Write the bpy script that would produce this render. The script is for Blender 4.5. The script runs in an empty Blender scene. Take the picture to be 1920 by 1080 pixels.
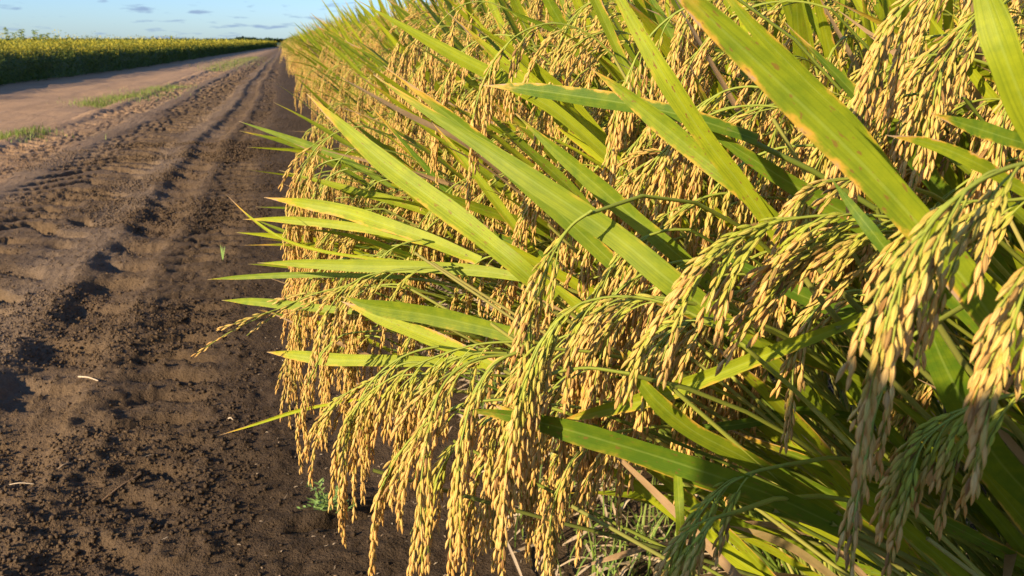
import bpy, math, random
import numpy as np
from mathutils import Vector

# ------------------------------------------------------------------ camera, sky, sun, exposure
sc = bpy.context.scene
col = sc.collection
CAM_H, FPX = .85, 1566.0
PITCH, YAW = math.radians(16.44), math.radians(14.76)
cam_d = bpy.data.cameras.new("camera")
cam = bpy.data.objects.new("camera", cam_d)
col.objects.link(cam)
cam.location = (0, 0, CAM_H)
cam.rotation_euler = (math.pi / 2 - PITCH, 0, -YAW)
cam_d.sensor_width = 36
cam_d.lens = FPX / 1920 * 36
cam_d.clip_start = .02
cam_d.clip_end = 6000
cam_d.dof.use_dof = True
cam_d.dof.focus_distance = .62
cam_d.dof.aperture_fstop = 25
sc.camera = cam

SUN_EL, SUN_TRAVEL = math.radians(23.2), math.radians(28)      # light travels towards +X, turned to +Y
world = bpy.data.worlds.new("World")
sc.world = world
world.use_nodes = True
wn, wl = world.node_tree.nodes, world.node_tree.links
wn.clear()
sun_vec = Vector((-math.cos(SUN_TRAVEL) * math.cos(SUN_EL), -math.sin(SUN_TRAVEL) * math.cos(SUN_EL), math.sin(SUN_EL)))
sky = wn.new("ShaderNodeTexSky")
sky.sky_type = 'NISHITA'
sky.sun_disc = False
sky.sun_elevation = SUN_EL
sky.sun_rotation = math.atan2(sun_vec.x, sun_vec.y)
sky.air_density, sky.dust_density, sky.ozone_density = 1.0, .35, 2.0
bg = wn.new("ShaderNodeBackground")
bg.inputs[1].default_value = .078
out = wn.new("ShaderNodeOutputWorld")
tc = wn.new("ShaderNodeTexCoord")
mp = wn.new("ShaderNodeMapping")
mp.inputs['Scale'].default_value = (20, 20, 120)
wl.new(tc.outputs['Generated'], mp.inputs[0])
cn = wn.new("ShaderNodeTexNoise")
cn.inputs['Scale'].default_value = 1.25
cn.inputs['Detail'].default_value = 7
cn.inputs['Roughness'].default_value = .52
wl.new(mp.outputs[0], cn.inputs['Vector'])
cr = wn.new("ShaderNodeValToRGB")
cr.color_ramp.elements[0].position, cr.color_ramp.elements[0].color = .55, (0, 0, 0, 1)
cr.color_ramp.elements[1].position, cr.color_ramp.elements[1].color = .66, (1, 1, 1, 1)
wl.new(cn.outputs['Fac'], cr.inputs[0])
mulc = wn.new("ShaderNodeMath"); mulc.operation = 'MULTIPLY'; mulc.inputs[1].default_value = .85
wl.new(cr.outputs[0], mulc.inputs[0])
mx = wn.new("ShaderNodeMix"); mx.data_type = 'RGBA'
wl.new(mulc.outputs[0], mx.inputs[0])
tint = wn.new('ShaderNodeMix'); tint.data_type = 'RGBA'; tint.blend_type = 'MULTIPLY'; tint.inputs[0].default_value = 1
tint.inputs[7].default_value = (.74, 1.02, 1.58, 1)
wl.new(sky.outputs[0], tint.inputs[6])
wl.new(tint.outputs[2], mx.inputs[6])
mx.inputs[7].default_value = (2.1, 3.0, 4.6, 1)
wl.new(mx.outputs[2], bg.inputs[0])
wl.new(bg.outputs[0], out.inputs[0])

sun_d = bpy.data.lights.new("sun", 'SUN')
sun_d.energy = 5.0
sun_d.angle = math.radians(.55)
sun_d.color = (1.0, .82, .56)
sun = bpy.data.objects.new("sun", sun_d)
col.objects.link(sun)
sun.rotation_euler = (-sun_vec).to_track_quat('-Z', 'Y').to_euler()
sun.location = (-3, -2, 4)
sc.view_settings.view_transform = 'Standard'
sc.view_settings.look = 'None'
sc.view_settings.exposure = .82
sc.view_settings.gamma = 1
sc.cycles.max_bounces = 7
sc.cycles.transparent_max_bounces = 8
sc.cycles.use_denoising = True

# ------------------------------------------------------------------ camera geometry: pixel + distance -> point in the place
CF = np.array([math.sin(YAW) * math.cos(PITCH), math.cos(YAW) * math.cos(PITCH), -math.sin(PITCH)])
CR = np.array([math.cos(YAW), -math.sin(YAW), 0])
CU = np.array([math.sin(YAW) * math.sin(PITCH), math.cos(YAW) * math.sin(PITCH), math.cos(PITCH)])
CP = np.array([0, 0, CAM_H])
def P(x, y, d):
    return CP + d * (CF + (x - 960) / FPX * CR - (y - 540) / FPX * CU)
def G(x, y, z=0):
    r = P(x, y, 1) - CP
    return CP + r * ((z - CAM_H) / r[2])
def project(p):
    q = np.asarray(p) - CP
    d = q @ CF
    return 960 + FPX * (q @ CR) / d, 540 - FPX * (q @ CU) / d, d

rng = np.random.default_rng(11)
U = lambda a, b: float(rng.uniform(a, b))
def nrm(v):
    v = np.asarray(v, float)
    return v / max(1e-9, np.linalg.norm(v))

# ------------------------------------------------------------------ materials
def new_mat(name):
    m = bpy.data.materials.new(name)
    m.use_nodes = True
    n, l = m.node_tree.nodes, m.node_tree.links
    n.clear()
    o = n.new("ShaderNodeOutputMaterial")
    return m, n, l, o
def math_n(n, l, op, a, b=None, c=None, clamp=False):
    q = n.new("ShaderNodeMath"); q.operation = op; q.use_clamp = clamp
    for i, v in enumerate((a, b, c)):
        if v is None: continue
        if isinstance(v, (int, float)): q.inputs[i].default_value = v
        else: l.new(v, q.inputs[i])
    return q.outputs[0]
def mix_n(n, l, f, a, b):
    q = n.new("ShaderNodeMix"); q.data_type = 'RGBA'
    if isinstance(f, (int, float)): q.inputs[0].default_value = f
    else: l.new(f, q.inputs[0])
    for i, v in ((6, a), (7, b)):
        if isinstance(v, tuple): q.inputs[i].default_value = (*v, 1)
        else: l.new(v, q.inputs[i])
    return q.outputs[2]
def noise_n(n, l, vec, scale, detail=3, rough=.5):
    q = n.new("ShaderNodeTexNoise")
    q.inputs['Scale'].default_value = scale; q.inputs['Detail'].default_value = detail; q.inputs['Roughness'].default_value = rough
    if vec is not None: l.new(vec, q.inputs['Vector'])
    return q.outputs['Fac']
def ramp_n(n, l, f, lo, hi):
    q = n.new("ShaderNodeMapRange"); q.interpolation_type = 'SMOOTHSTEP'
    q.inputs[1].default_value = lo; q.inputs[2].default_value = hi
    l.new(f, q.inputs[0])
    return q.outputs[0]

def leaf_material(name, green, lime, gold, trans=.27):
    m, n, l, o = new_mat(name)
    at = n.new("ShaderNodeAttribute"); at.attribute_name = "tone"
    sep = n.new("ShaderNodeSeparateColor"); l.new(at.outputs['Color'], sep.inputs[0])
    uvn = n.new("ShaderNodeUVMap"); uvn.uv_map = "UVMap"
    su = n.new("ShaderNodeSeparateXYZ"); l.new(uvn.outputs[0], su.inputs[0])
    u, v = su.outputs[0], su.outputs[1]            # u across, v from tip (0) to base (1)
    tcn = n.new("ShaderNodeTexCoord")
    comb = n.new("ShaderNodeCombineXYZ")
    l.new(math_n(n, l, 'MULTIPLY', u, 1.3), comb.inputs[0]); l.new(math_n(n, l, 'MULTIPLY', v, 16), comb.inputs[1]); l.new(math_n(n, l, 'MULTIPLY', sep.outputs[0], 37), comb.inputs[2])
    blotch = noise_n(n, l, comb.outputs[0], 1.1, 4, .6)
    comb2 = n.new("ShaderNodeCombineXYZ")
    l.new(math_n(n, l, 'MULTIPLY', u, 13), comb2.inputs[0]); l.new(math_n(n, l, 'MULTIPLY', v, 75), comb2.inputs[1]); l.new(math_n(n, l, 'MULTIPLY', sep.outputs[0], 91), comb2.inputs[2])
    speck = noise_n(n, l, comb2.outputs[0], .55, 2, .5)
    # leaf colour: green to lime by the leaf's own tone
    tone = math_n(n, l, 'ADD', sep.outputs[0], math_n(n, l, 'MULTIPLY', math_n(n, l, 'SUBTRACT', blotch, .5), .9), clamp=True)
    c = mix_n(n, l, tone, green, lime)
    # veins along the blade and a paler midrib
    comb3 = n.new("ShaderNodeCombineXYZ")
    l.new(math_n(n, l, 'MULTIPLY', u, 26), comb3.inputs[0]); l.new(math_n(n, l, 'MULTIPLY', v, 1.2), comb3.inputs[1]); l.new(sep.outputs[0], comb3.inputs[2])
    vein = noise_n(n, l, comb3.outputs[0], 1, 1, .5)
    c = mix_n(n, l, math_n(n, l, 'MULTIPLY', ramp_n(n, l, vein, .45, .7), .32), c, tuple(x * .62 for x in green))
    mid = math_n(n, l, 'SUBTRACT', 1, ramp_n(n, l, math_n(n, l, 'ABSOLUTE', math_n(n, l, 'SUBTRACT', u, .5)), .02, .06))
    c = mix_n(n, l, math_n(n, l, 'MULTIPLY', mid, .3), c, (.34, .42, .08))
    # dying margin and tip
    dry = math_n(n, l, 'SUBTRACT', 1, ramp_n(n, l, v, .02, .26))
    flip = math_n(n, l, 'GREATER_THAN', math_n(n, l, 'FRACT', math_n(n, l, 'MULTIPLY', sep.outputs[0], 7.31)), .5)
    us = math_n(n, l, 'ABSOLUTE', math_n(n, l, 'SUBTRACT', u, flip))
    marg = ramp_n(n, l, math_n(n, l, 'ADD', us, math_n(n, l, 'MULTIPLY', math_n(n, l, 'SUBTRACT', blotch, .5), .5)), .72, 1.08)
    f = math_n(n, l, 'MULTIPLY', math_n(n, l, 'ADD', math_n(n, l, 'MULTIPLY', marg, .85), math_n(n, l, 'MULTIPLY', dry, 1.1)), sep.outputs[1])
    f = math_n(n, l, 'MULTIPLY', f, math_n(n, l, 'ADD', math_n(n, l, 'MULTIPLY', blotch, 2.4), -.35), clamp=True)
    c = mix_n(n, l, ramp_n(n, l, f, .12, .62), c, gold)
    c = mix_n(n, l, ramp_n(n, l, f, .55, .95), c, (.50, .33, .20))
    tip = math_n(n, l, 'SUBTRACT', 1, ramp_n(n, l, v, .0, .05))
    c = mix_n(n, l, math_n(n, l, 'MULTIPLY', tip, .85), c, (.50, .34, .19))
    # rusty specks
    sp = math_n(n, l, 'MULTIPLY', ramp_n(n, l, speck, .635, .68), ramp_n(n, l, sep.outputs[2], .15, .8))
    c = mix_n(n, l, sp, c, (.24, .09, .03))
    # dead leaves
    c = mix_n(n, l, ramp_n(n, l, at.outputs['Alpha'], .4, .9), mix_n(n, l, blotch, (.30, .17, .08), (.62, .42, .22)), c)
    b = n.new("ShaderNodeBsdfPrincipled")
    l.new(c, b.inputs['Base Color'])
    b.inputs['Roughness'].default_value = .5
    b.inputs['Specular IOR Level'].default_value = .2
    bp = n.new("ShaderNodeBump"); bp.inputs['Strength'].default_value = .35; bp.inputs['Distance'].default_value = .0006
    l.new(vein, bp.inputs['Height']); l.new(bp.outputs[0], b.inputs['Normal'])
    t = n.new("ShaderNodeBsdfTranslucent")
    l.new(mix_n(n, l, .5, c, lime), t.inputs[0])
    ms = n.new("ShaderNodeMixShader"); ms.inputs[0].default_value = trans
    l.new(b.outputs[0], ms.inputs[1]); l.new(t.outputs[0], ms.inputs[2])
    l.new(ms.outputs[0], o.inputs[0])
    return m
M_LEAF = leaf_material("rice_leaf", (.090, .165, .010), (.43, .46, .016), (.66, .38, .05))

def grain_material():
    m, n, l, o = new_mat("rice_grain")
    at = n.new("ShaderNodeAttribute"); at.attribute_name = "tone"
    sep = n.new("ShaderNodeSeparateColor"); l.new(at.outputs['Color'], sep.inputs[0])
    tcn = n.new("ShaderNodeTexCoord")
    no = noise_n(n, l, tcn.outputs['Object'], 260, 2, .5)
    c = mix_n(n, l, sep.outputs[1], (.84, .47, .120), (.90, .60, .19))
    c = mix_n(n, l, sep.outputs[0], c, (.50, .53, .055))
    c = mix_n(n, l, math_n(n, l, 'MULTIPLY', ramp_n(n, l, no, .5, .8), .22), c, (.38, .18, .05))
    c = mix_n(n, l, ramp_n(n, l, sep.outputs[2], .93, 1.02), c, (.34, .17, .055))
    b = n.new("ShaderNodeBsdfPrincipled")
    l.new(c, b.inputs['Base Color'])
    b.inputs['Roughness'].default_value = .6
    b.inputs['Specular IOR Level'].default_value = .3
    uvn = n.new("ShaderNodeUVMap"); uvn.uv_map = "UVMap"
    su = n.new("ShaderNodeSeparateXYZ"); l.new(uvn.outputs[0], su.inputs[0])
    w = math_n(n, l, 'SINE', math_n(n, l, 'MULTIPLY', su.outputs[0], 44))
    bp = n.new("ShaderNodeBump"); bp.inputs['Strength'].default_value = .5; bp.inputs['Distance'].default_value = .0004
    l.new(math_n(n, l, 'ADD', w, no), bp.inputs['Height']); l.new(bp.outputs[0], b.inputs['Normal'])
    t = n.new("ShaderNodeBsdfTranslucent"); l.new(c, t.inputs[0])
    ms = n.new("ShaderNodeMixShader"); ms.inputs[0].default_value = .20
    l.new(b.outputs[0], ms.inputs[1]); l.new(t.outputs[0], ms.inputs[2])
    l.new(ms.outputs[0], o.inputs[0])
    return m
M_GRAIN = grain_material()

def tone_material(name, c0, c1, c2=None, rough=.7, trans=0.0):
    """base colour mixes c0..c1 by the red channel of 'tone', towards c2 by the green one"""
    m, n, l, o = new_mat(name)
    at = n.new("ShaderNodeAttribute"); at.attribute_name = "tone"
    sep = n.new("ShaderNodeSeparateColor"); l.new(at.outputs['Color'], sep.inputs[0])
    tcn = n.new("ShaderNodeTexCoord")
    no = noise_n(n, l, tcn.outputs['Object'], 14, 4, .6)
    c = mix_n(n, l, math_n(n, l, 'ADD', sep.outputs[0], math_n(n, l, 'MULTIPLY', math_n(n, l, 'SUBTRACT', no, .5), .6), clamp=True), c0, c1)
    if c2: c = mix_n(n, l, sep.outputs[1], c, c2)
    b = n.new("ShaderNodeBsdfPrincipled")
    l.new(c, b.inputs['Base Color'])
    b.inputs['Roughness'].default_value = rough
    b.inputs['Specular IOR Level'].default_value = .25
    if trans:
        t = n.new("ShaderNodeBsdfTranslucent"); l.new(c, t.inputs[0])
        ms = n.new("ShaderNodeMixShader"); ms.inputs[0].default_value = trans
        l.new(b.outputs[0], ms.inputs[1]); l.new(t.outputs[0], ms.inputs[2]); l.new(ms.outputs[0], o.inputs[0])
    else: l.new(b.outputs[0], o.inputs[0])
    return m
M_STEM = tone_material("rice_stem", (.12, .18, .022), (.42, .44, .06), (.50, .34, .15), .5)
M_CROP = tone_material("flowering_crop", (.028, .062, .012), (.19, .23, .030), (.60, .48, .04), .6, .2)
M_GRASS = tone_material("grass_blades", (.08, .15, .02), (.28, .40, .06), (.45, .35, .12), .6, .25)
M_STRAW = tone_material("dry_straw", (.30, .18, .09), (.62, .44, .25), (.75, .6, .4), .7, .15)
M_WEED = tone_material("weed_leaf", (.13, .24, .05), (.32, .46, .12), (.4, .36, .1), .5, .25)
M_TREE = tone_material("distant_leaf", (.014, .032, .012), (.035, .065, .02), None, .8)
M_CLOTH = tone_material("dark_cotton", (.02, .03, .05), (.035, .045, .07), None, .9)
M_DENIM = tone_material("blue_denim", (.03, .05, .10), (.05, .08, .15), None, .9)
M_SKIN = tone_material("skin", (.42, .24, .16), (.5, .3, .2), None, .5)
M_HAIR = tone_material("dark_hair", (.02, .013, .008), (.03, .02, .012), None, .6)
M_PHONE = tone_material("black_plastic", (.02, .02, .02), (.03, .03, .03), None, .3)

# ------------------------------------------------------------------ mesh builder: quads only, with tone colour and uv per vertex
class MB:
    def __init__(s): s.V, s.F, s.C, s.T, s.n = [], [], [], [], 0
    def add(s, V, F, C, T):
        V = np.asarray(V, np.float32); k = len(V)
        s.V.append(V); s.F.append(np.asarray(F, np.int32) + s.n)
        C = np.asarray(C, np.float32)
        s.C.append(np.broadcast_to(C, (k, 4)) if C.ndim == 1 else C)
        s.T.append(np.asarray(T, np.float32)); s.n += k
    def merge(s, o):
        if not o.V: return
        s.add(np.concatenate(o.V), np.concatenate(o.F), np.concatenate(o.C), np.concatenate(o.T))
    def points(s): return np.concatenate(s.V)
    def mesh(s, name, mats, shift=(0, 0, 0), smooth=True, mat_idx=None):
        V = np.concatenate(s.V) - np.asarray(shift, np.float32); F = np.concatenate(s.F); C = np.concatenate(s.C); T = np.concatenate(s.T)
        me = bpy.data.meshes.new(name)
        me.vertices.add(len(V)); me.vertices.foreach_set("co", V.ravel())
        me.loops.add(F.size); me.loops.foreach_set("vertex_index", F.ravel())
        me.polygons.add(len(F))
        me.polygons.foreach_set("loop_start", np.arange(0, F.size, 4, dtype=np.int32))
        if smooth: me.polygons.foreach_set("use_smooth", np.ones(len(F), bool))
        if mat_idx is not None: me.polygons.foreach_set("material_index", mat_idx)
        me.update(calc_edges=True)
        a = me.attributes.new("tone", 'FLOAT_COLOR', 'POINT'); a.data.foreach_set("color", C.ravel())
        uv = me.uv_layers.new(name="UVMap"); uv.data.foreach_set("uv", T[F.ravel()].ravel())
        for m in (mats if isinstance(mats, (list, tuple)) else [mats]): me.materials.append(m)
        return me
    def build(s, name, mat, parent=None, shift=(0, 0, 0), smooth=True):
        o = bpy.data.objects.new(name, s.mesh(name, mat, shift, smooth))
        col.objects.link(o)
        if parent: o.parent = parent
        return o
def joined(name, parts):
    """several builders with their own materials in one mesh"""
    big, idx, mats = MB(), [], []
    for mb, mat in parts:
        if not mb.V: continue
        k = sum(len(f) for f in mb.F)
        big.merge(mb); idx += [np.full(k, len(mats), np.int32)]; mats.append(mat)
    return big.mesh(name, mats, mat_idx=np.concatenate(idx))
def tag(o, label=None, cat=None, group=None, kind=None):
    if label: o['label'] = label
    if cat: o['category'] = cat
    if group: o['group'] = group
    if kind: o['kind'] = kind
    return o
def empty(name, loc):
    o = bpy.data.objects.new(name, None); o.empty_display_size = .1
    col.objects.link(o); o.location = loc
    return o

def spline(pts, n):
    """Catmull-Rom through pts, n+1 samples"""
    p = np.asarray(pts, float)
    if len(p) == 2: return p[0] + (p[1] - p[0]) * np.linspace(0, 1, n + 1)[:, None]
    p = np.vstack([2 * p[0] - p[1], p, 2 * p[-1] - p[-2]])
    t = np.linspace(0, len(p) - 3 - 1e-6, n + 1)
    i = t.astype(int); f = (t - i)[:, None]
    a, b, c, d = p[i], p[i + 1], p[i + 2], p[i + 3]
    return .5 * (2 * b + (c - a) * f + (2 * a - 5 * b + 4 * c - d) * f ** 2 + (3 * b - a - 3 * c + d) * f ** 3)
def arch(e, dd, j, k=.16, n=14):
    """smooth stem from a neck or leaf foot e (growing back along dd) down to the plant's foot j"""
    L = np.linalg.norm(j - e); t = np.linspace(0, 1, n + 1)[:, None]
    a, b = e + dd * L * k, j * .72 + e * .28 + np.array([.05, .04, .10]) * L
    return (1 - t) ** 3 * e + 3 * t * (1 - t) ** 2 * a + 3 * t ** 2 * (1 - t) * b + t ** 3 * j
def tangents(p):
    t = np.gradient(p, axis=0)
    return t / np.maximum(1e-9, np.linalg.norm(t, axis=1))[:, None]

# ------------------------------------------------------------------ leaf blade
def blade(mb, pts, W, normal, tone=(.5, .3, .3, 1), n=14, fold=.16, tipfrac=.5, twist=0.0, basew=.62):
    """pts from tip to base; W = full width in metres; normal = the way the blade faces"""
    p = spline(pts, n)
    T = tangents(p)
    N = np.broadcast_to(np.asarray(normal, float), T.shape)
    S = np.cross(T, N); S /= np.maximum(1e-9, np.linalg.norm(S, axis=1))[:, None]
    N2 = np.cross(S, T)
    t = np.linspace(0, 1, n + 1)
    if twist:
        a = (twist * (t - .5))[:, None]
        S, N2 = S * np.cos(a) + N2 * np.sin(a), N2 * np.cos(a) - S * np.sin(a)
    w = np.where(t < tipfrac, np.sin(np.clip(t / tipfrac, 0, 1) * math.pi / 2) ** 1.12, 1 - (1 - basew) * ((t - tipfrac) / (1 - tipfrac)) ** 1.6) * W / 2
    w = np.maximum(w, W * .012)
    k = np.array([-1, -.5, -.07, .07, .5, 1.0]); hgt = np.array([1, .45, 0, 0, .45, 1.0]) * fold
    wav = 1 + .05 * np.sin(t * 21 + W * 9e3)
    V = p[:, None, :] + S[:, None, :] * (w * wav)[:, None, None] * k[None, :, None] + N2[:, None, :] * w[:, None, None] * hgt[None, :, None]
    m = len(k)
    i = np.arange(n)[:, None] * m + np.arange(m - 1)[None, :]
    F = np.stack([i, i + 1, i + m + 1, i + m], -1).reshape(-1, 4)
    uv = np.stack(np.broadcast_arrays((k * .5 + .5)[None, :], t[:, None]), -1).reshape(-1, 2)
    mb.add(V.reshape(-1, 3), F, tone, uv)
def tube(mb, pts, r0, r1, tone=(.5, 0, 0, 1), n=8, sides=5):
    p = spline(pts, n) if len(pts) != n + 1 else np.asarray(pts, float)
    T = tangents(p)
    ref = np.array([0.3, -.8, .52]); S = np.cross(T, ref); S /= np.maximum(1e-9, np.linalg.norm(S, axis=1))[:, None]
    N = np.cross(T, S)
    a = np.arange(sides) / sides * 2 * math.pi
    r = np.linspace(r0, r1, n + 1)[:, None, None]
    V = p[:, None, :] + r * (S[:, None, :] * np.cos(a)[None, :, None] + N[:, None, :] * np.sin(a)[None, :, None])
    i = np.arange(n)[:, None] * sides; j = np.arange(sides)[None, :]; j2 = (j + 1) % sides
    F = np.stack([i + j, i + j2, i + sides + j2, i + sides + j], -1).reshape(-1, 4)
    uv = np.stack(np.broadcast_arrays(np.arange(sides)[None, :] / sides, np.linspace(0, 1, n + 1)[:, None]), -1).reshape(-1, 2)
    mb.add(V.reshape(-1, 3), F, tone, uv)

# ------------------------------------------------------------------ grains
def grain_template(sides, rings):
    t = np.array(rings)[:, 0]; r = np.array(rings)[:, 1]
    a = np.arange(sides) / sides * 2 * math.pi
    x = r[:, None] * np.cos(a) * .5; y = r[:, None] * np.sin(a) * .38
    bend = .07 * np.sin(t * math.pi)
    V = np.stack(np.broadcast_arrays(x, y + bend[:, None], t[:, None]), -1).reshape(-1, 3)
    n = len(t) - 1
    i = np.arange(n)[:, None] * sides; j = np.arange(sides)[None, :]; j2 = (j + 1) % sides
    F = np.stack([i + j, i + j2, i + sides + j2, i + sides + j], -1).reshape(-1, 4)
    uv = np.stack(np.broadcast_arrays(np.arange(sides)[None, :] / sides, t[:, None]), -1).reshape(-1, 2)
    return V, F, uv
GR_HI = grain_template(7, [(0, .12), (.06, .38), (.2, .74), (.40, 1), (.60, .92), (.80, .56), (.92, .22), (1.0, .02)])
GR_MD = grain_template(5, [(0, .2), (.14, .7), (.45, 1), (.75, .78), (.94, .3), (1.0, .03)])
GR_LO = grain_template(3, [(0, .3), (.4, 1.1), (1.0, .05)])
def add_grains(mb, pos, dirs, side, L, W, tones, tpl):
    Vt, Ft, uvt = tpl
    if len(pos) == 0: return
    pos, dirs, side = map(np.asarray, (pos, dirs, side))
    dirs = dirs / np.linalg.norm(dirs, axis=1)[:, None]
    X = np.cross(side, dirs); X /= np.maximum(1e-6, np.linalg.norm(X, axis=1))[:, None]
    Y = np.cross(dirs, X)
    L = np.asarray(L)[:, None, None]; W = np.asarray(W)[:, None, None]
    V = pos[:, None, :] + X[:, None, :] * Vt[None, :, 0:1] * W + Y[:, None, :] * Vt[None, :, 1:2] * W + dirs[:, None, :] * Vt[None, :, 2:3] * L
    k, g = len(Vt), len(pos)
    F = (Ft[None] + (np.arange(g) * k)[:, None, None]).reshape(-1, 4)
    C = np.repeat(np.asarray(tones), k, axis=0)
    # grains ripen from the tip: the base of each keeps a little green
    mb.add(V.reshape(-1, 3), F, C, np.tile(uvt, (g, 1)))

def panicle(mg, ms, rach, nb=10, BL=.085, lod=1, green=.35, droop=1.0, bias=(0, 0, 0), gl=.0083, spread=1.0, sparse=1.0, step=None):
    """mg grains, ms thin branches; rach: points neck -> tip"""
    tpl = (GR_LO, GR_MD, GR_HI)[lod]
    p = spline(rach, 24); T = tangents(p)
    seg = np.linalg.norm(np.diff(p, axis=0), axis=1); s = np.concatenate([[0], np.cumsum(seg)]); Ltot = s[-1]
    if ms is not None: tube(ms, p, .0011, .0005, (.55, .0, 0, 1), n=24, sides=4 if lod else 3)
    droop = droop * U(.45, 1.15)
    pos, dr, sd, LL, WW, tn = [], [], [], [], [], []
    ds = step or (.0036, .0033, .0029)[lod] * (gl / .0088) / sparse
    if lod == 0: ds *= 2.1
    bias = np.asarray(bias, float)
    def chain(p0, d0, length, gfr, start=.12):
        d = nrm(d0); q = np.array(p0, float); n = max(3, int(length / ds)); k = 0
        phase = U(0, 6.28); path = [q.copy()]
        stiff = U(.09, .19) * droop
        for i in range(n):
            d = nrm(d + np.array([0, 0, -1.0]) * stiff + bias * .03 + rng.normal(0, .022, 3))
            q = q + d * ds; path.append(q.copy())
            f = i / n
            if f < start or rng.random() > .97 * min(1, sparse * 1.2): continue
            phase += 2.4 + U(-.4, .4)
            ref = nrm(np.cross(d, [.31, .2, .93])); ref2 = np.cross(d, ref)
            o = ref * math.cos(phase) + ref2 * math.sin(phase)
            a = U(.04, .22)
            L = gl * 1.07 * U(.86, 1.14) * (1 if f < .93 else .85)
            pos.append(q + o * gl * .12); dr.append(d * math.cos(a) + o * math.sin(a)); sd.append(o + rng.normal(0, .2, 3))
            if lod == 0: L *= 1.7
            LL.append(L); WW.append(gl * .28 * U(.85, 1.12) * (1.5 if lod == 0 else 1))
            g = np.clip(green * (1.6 - 2.3 * f) + .6 * gfr * green + rng.normal(0, .15), 0, 1)
            tn.append((g, U(0, 1), U(0, 1) if rng.random() < .97 else 1, 1))
        if ms is not None and lod:
            tube(ms, np.array(path), .0006, .0003, (.6, .0, 0, 1), n=len(path) - 1, sides=3)
    for b in range(nb):
        f = .12 + .80 * (b + U(-.3, .3)) / nb
        i = int(np.clip(np.searchsorted(s, f * Ltot), 1, 24))
        t = T[i]
        ref = nrm(np.cross(t, [0.1, .3, .9])); ref2 = np.cross(t, ref)
        ph = b * 2.4 + U(-.5, .5)
        o = ref * math.cos(ph) + ref2 * math.sin(ph)
        chain(p[i], t + o * .30 * spread + bias * .3, BL * U(.72, 1.12) * (1 - .35 * f), 1 - f, .18 if f < .5 else .08)
    chain(p[22], T[22], BL * .8, 0, 0)
    add_grains(mg, pos, dr, sd, LL, WW, tn, tpl)

DOWN = np.array([0, 0, -1.0])
def droop_path(p0, d0, L, n=10, k=.25, bias=(0, 0, 0)):
    pts = [np.array(p0, float)]; d = nrm(d0); bias = np.asarray(bias)
    for i in range(n):
        d = nrm(d + DOWN * k * (.35 + i / n) + bias); pts.append(pts[-1] + d * L / n)
    return pts

# ------------------------------------------------------------------ one tiller: stem, panicle, leaves (local space, leaning to -X)
def tiller(base, lod, lean=(.3, 1.0), reject=None, hang=1.0, nleaf=3, hscale=1.0, az_sd=.28):
    th = U(*lean); az = rng.normal(0, az_sd)
    L = U(.80, .97) * hscale
    d = np.array([-math.sin(th) * math.cos(az), math.sin(th) * math.sin(az), math.cos(th)])
    up = nrm(d + np.array([.35 * math.sin(th), 0, .35]))
    mid = base + up * L * .45
    top = mid + d * L * .55
    stem, leaves, pan = MB(), [], (MB(), MB())
    tn = (U(.1, .9), U(0, .5), 0, 1)
    tube(stem, [base, mid, top], .0026, .0014, tn, n=8, sides=5 if lod else 3)
    # panicle
    out_d = nrm(d + rng.normal(0, .2, 3) + np.array([-.15, 0, .0]))
    rp = droop_path(top, out_d, U(.15, .21), 8, U(.45, .8), (-.02, 0, 0))
    panicle(pan[0], pan[1], rp, nb=int(U(9, 13)) if lod else 7, BL=U(.08, .12), lod=lod, green=U(.08, .42), bias=(-.25 * U(.0, 1), 0, 0))
    # leaves
    for k in range(nleaf):
        f = (.93, .68, .45, .3)[k] + U(-.05, .05)
        start = base + (mid - base) * (f / .45) if f < .45 else mid + (top - mid) * ((f - .45) / .55)
        ll = (U(.20, .32), U(.28, .40), U(.30, .45), U(.25, .4))[k] * hscale
        side = nrm(np.cross(d, [0, 0, 1])) * rng.choice([-1, 1])
        ld = nrm(d + side * U(.0, .45) + np.array([-.1, 0, U(.0, .55) if k == 0 else U(-.1, .4)]) + rng.normal(0, .1, 3))
        pts = droop_path(start, ld, ll, 8, U(.0, .10) + (.05 if k else 0))[::-1]
        nor = nrm(np.array([U(-.8, .1), U(-.7, .5), 1.0]))
        dead = 1 if rng.random() > (.04, .12, .4, .6)[k] else U(0, .5)
        tone = (np.clip(rng.normal(.62, .27), 0, 1), U(.1, 1), U(0, .9), dead)
        mb = MB()
        blade(mb, pts, U(.0095, .0155) * (1 if dead > .9 else .6), nor, tone, n=12 if lod == 2 else (8 if lod else 4), twist=U(-.9, .9))
        leaves.append(mb)
    return stem, leaves, pan

def rice_instance_mesh(seed, lod, ntil=10, lean=(.28, 1.05), hang=1, nleaf=3, az_sd=.2, hscale=1.0):
    global rng
    keep = rng; rng = np.random.default_rng(seed)
    st, lf, gr, br = MB(), MB(), MB(), MB()
    for i in range(ntil):
        b = np.array([U(-.05, .05), U(-.06, .06), 0])
        s, L, p = tiller(b, lod, (lean[0] + (lean[1] - lean[0]) * i / ntil, lean[0] + (lean[1] - lean[0]) * (i + 1) / ntil), nleaf=nleaf, az_sd=az_sd, hscale=hscale)
        st.merge(s); gr.merge(p[0]); br.merge(p[1])
        for q in L: lf.merge(q)
    rng = keep
    st.merge(br)
    return lf, gr, st

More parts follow.
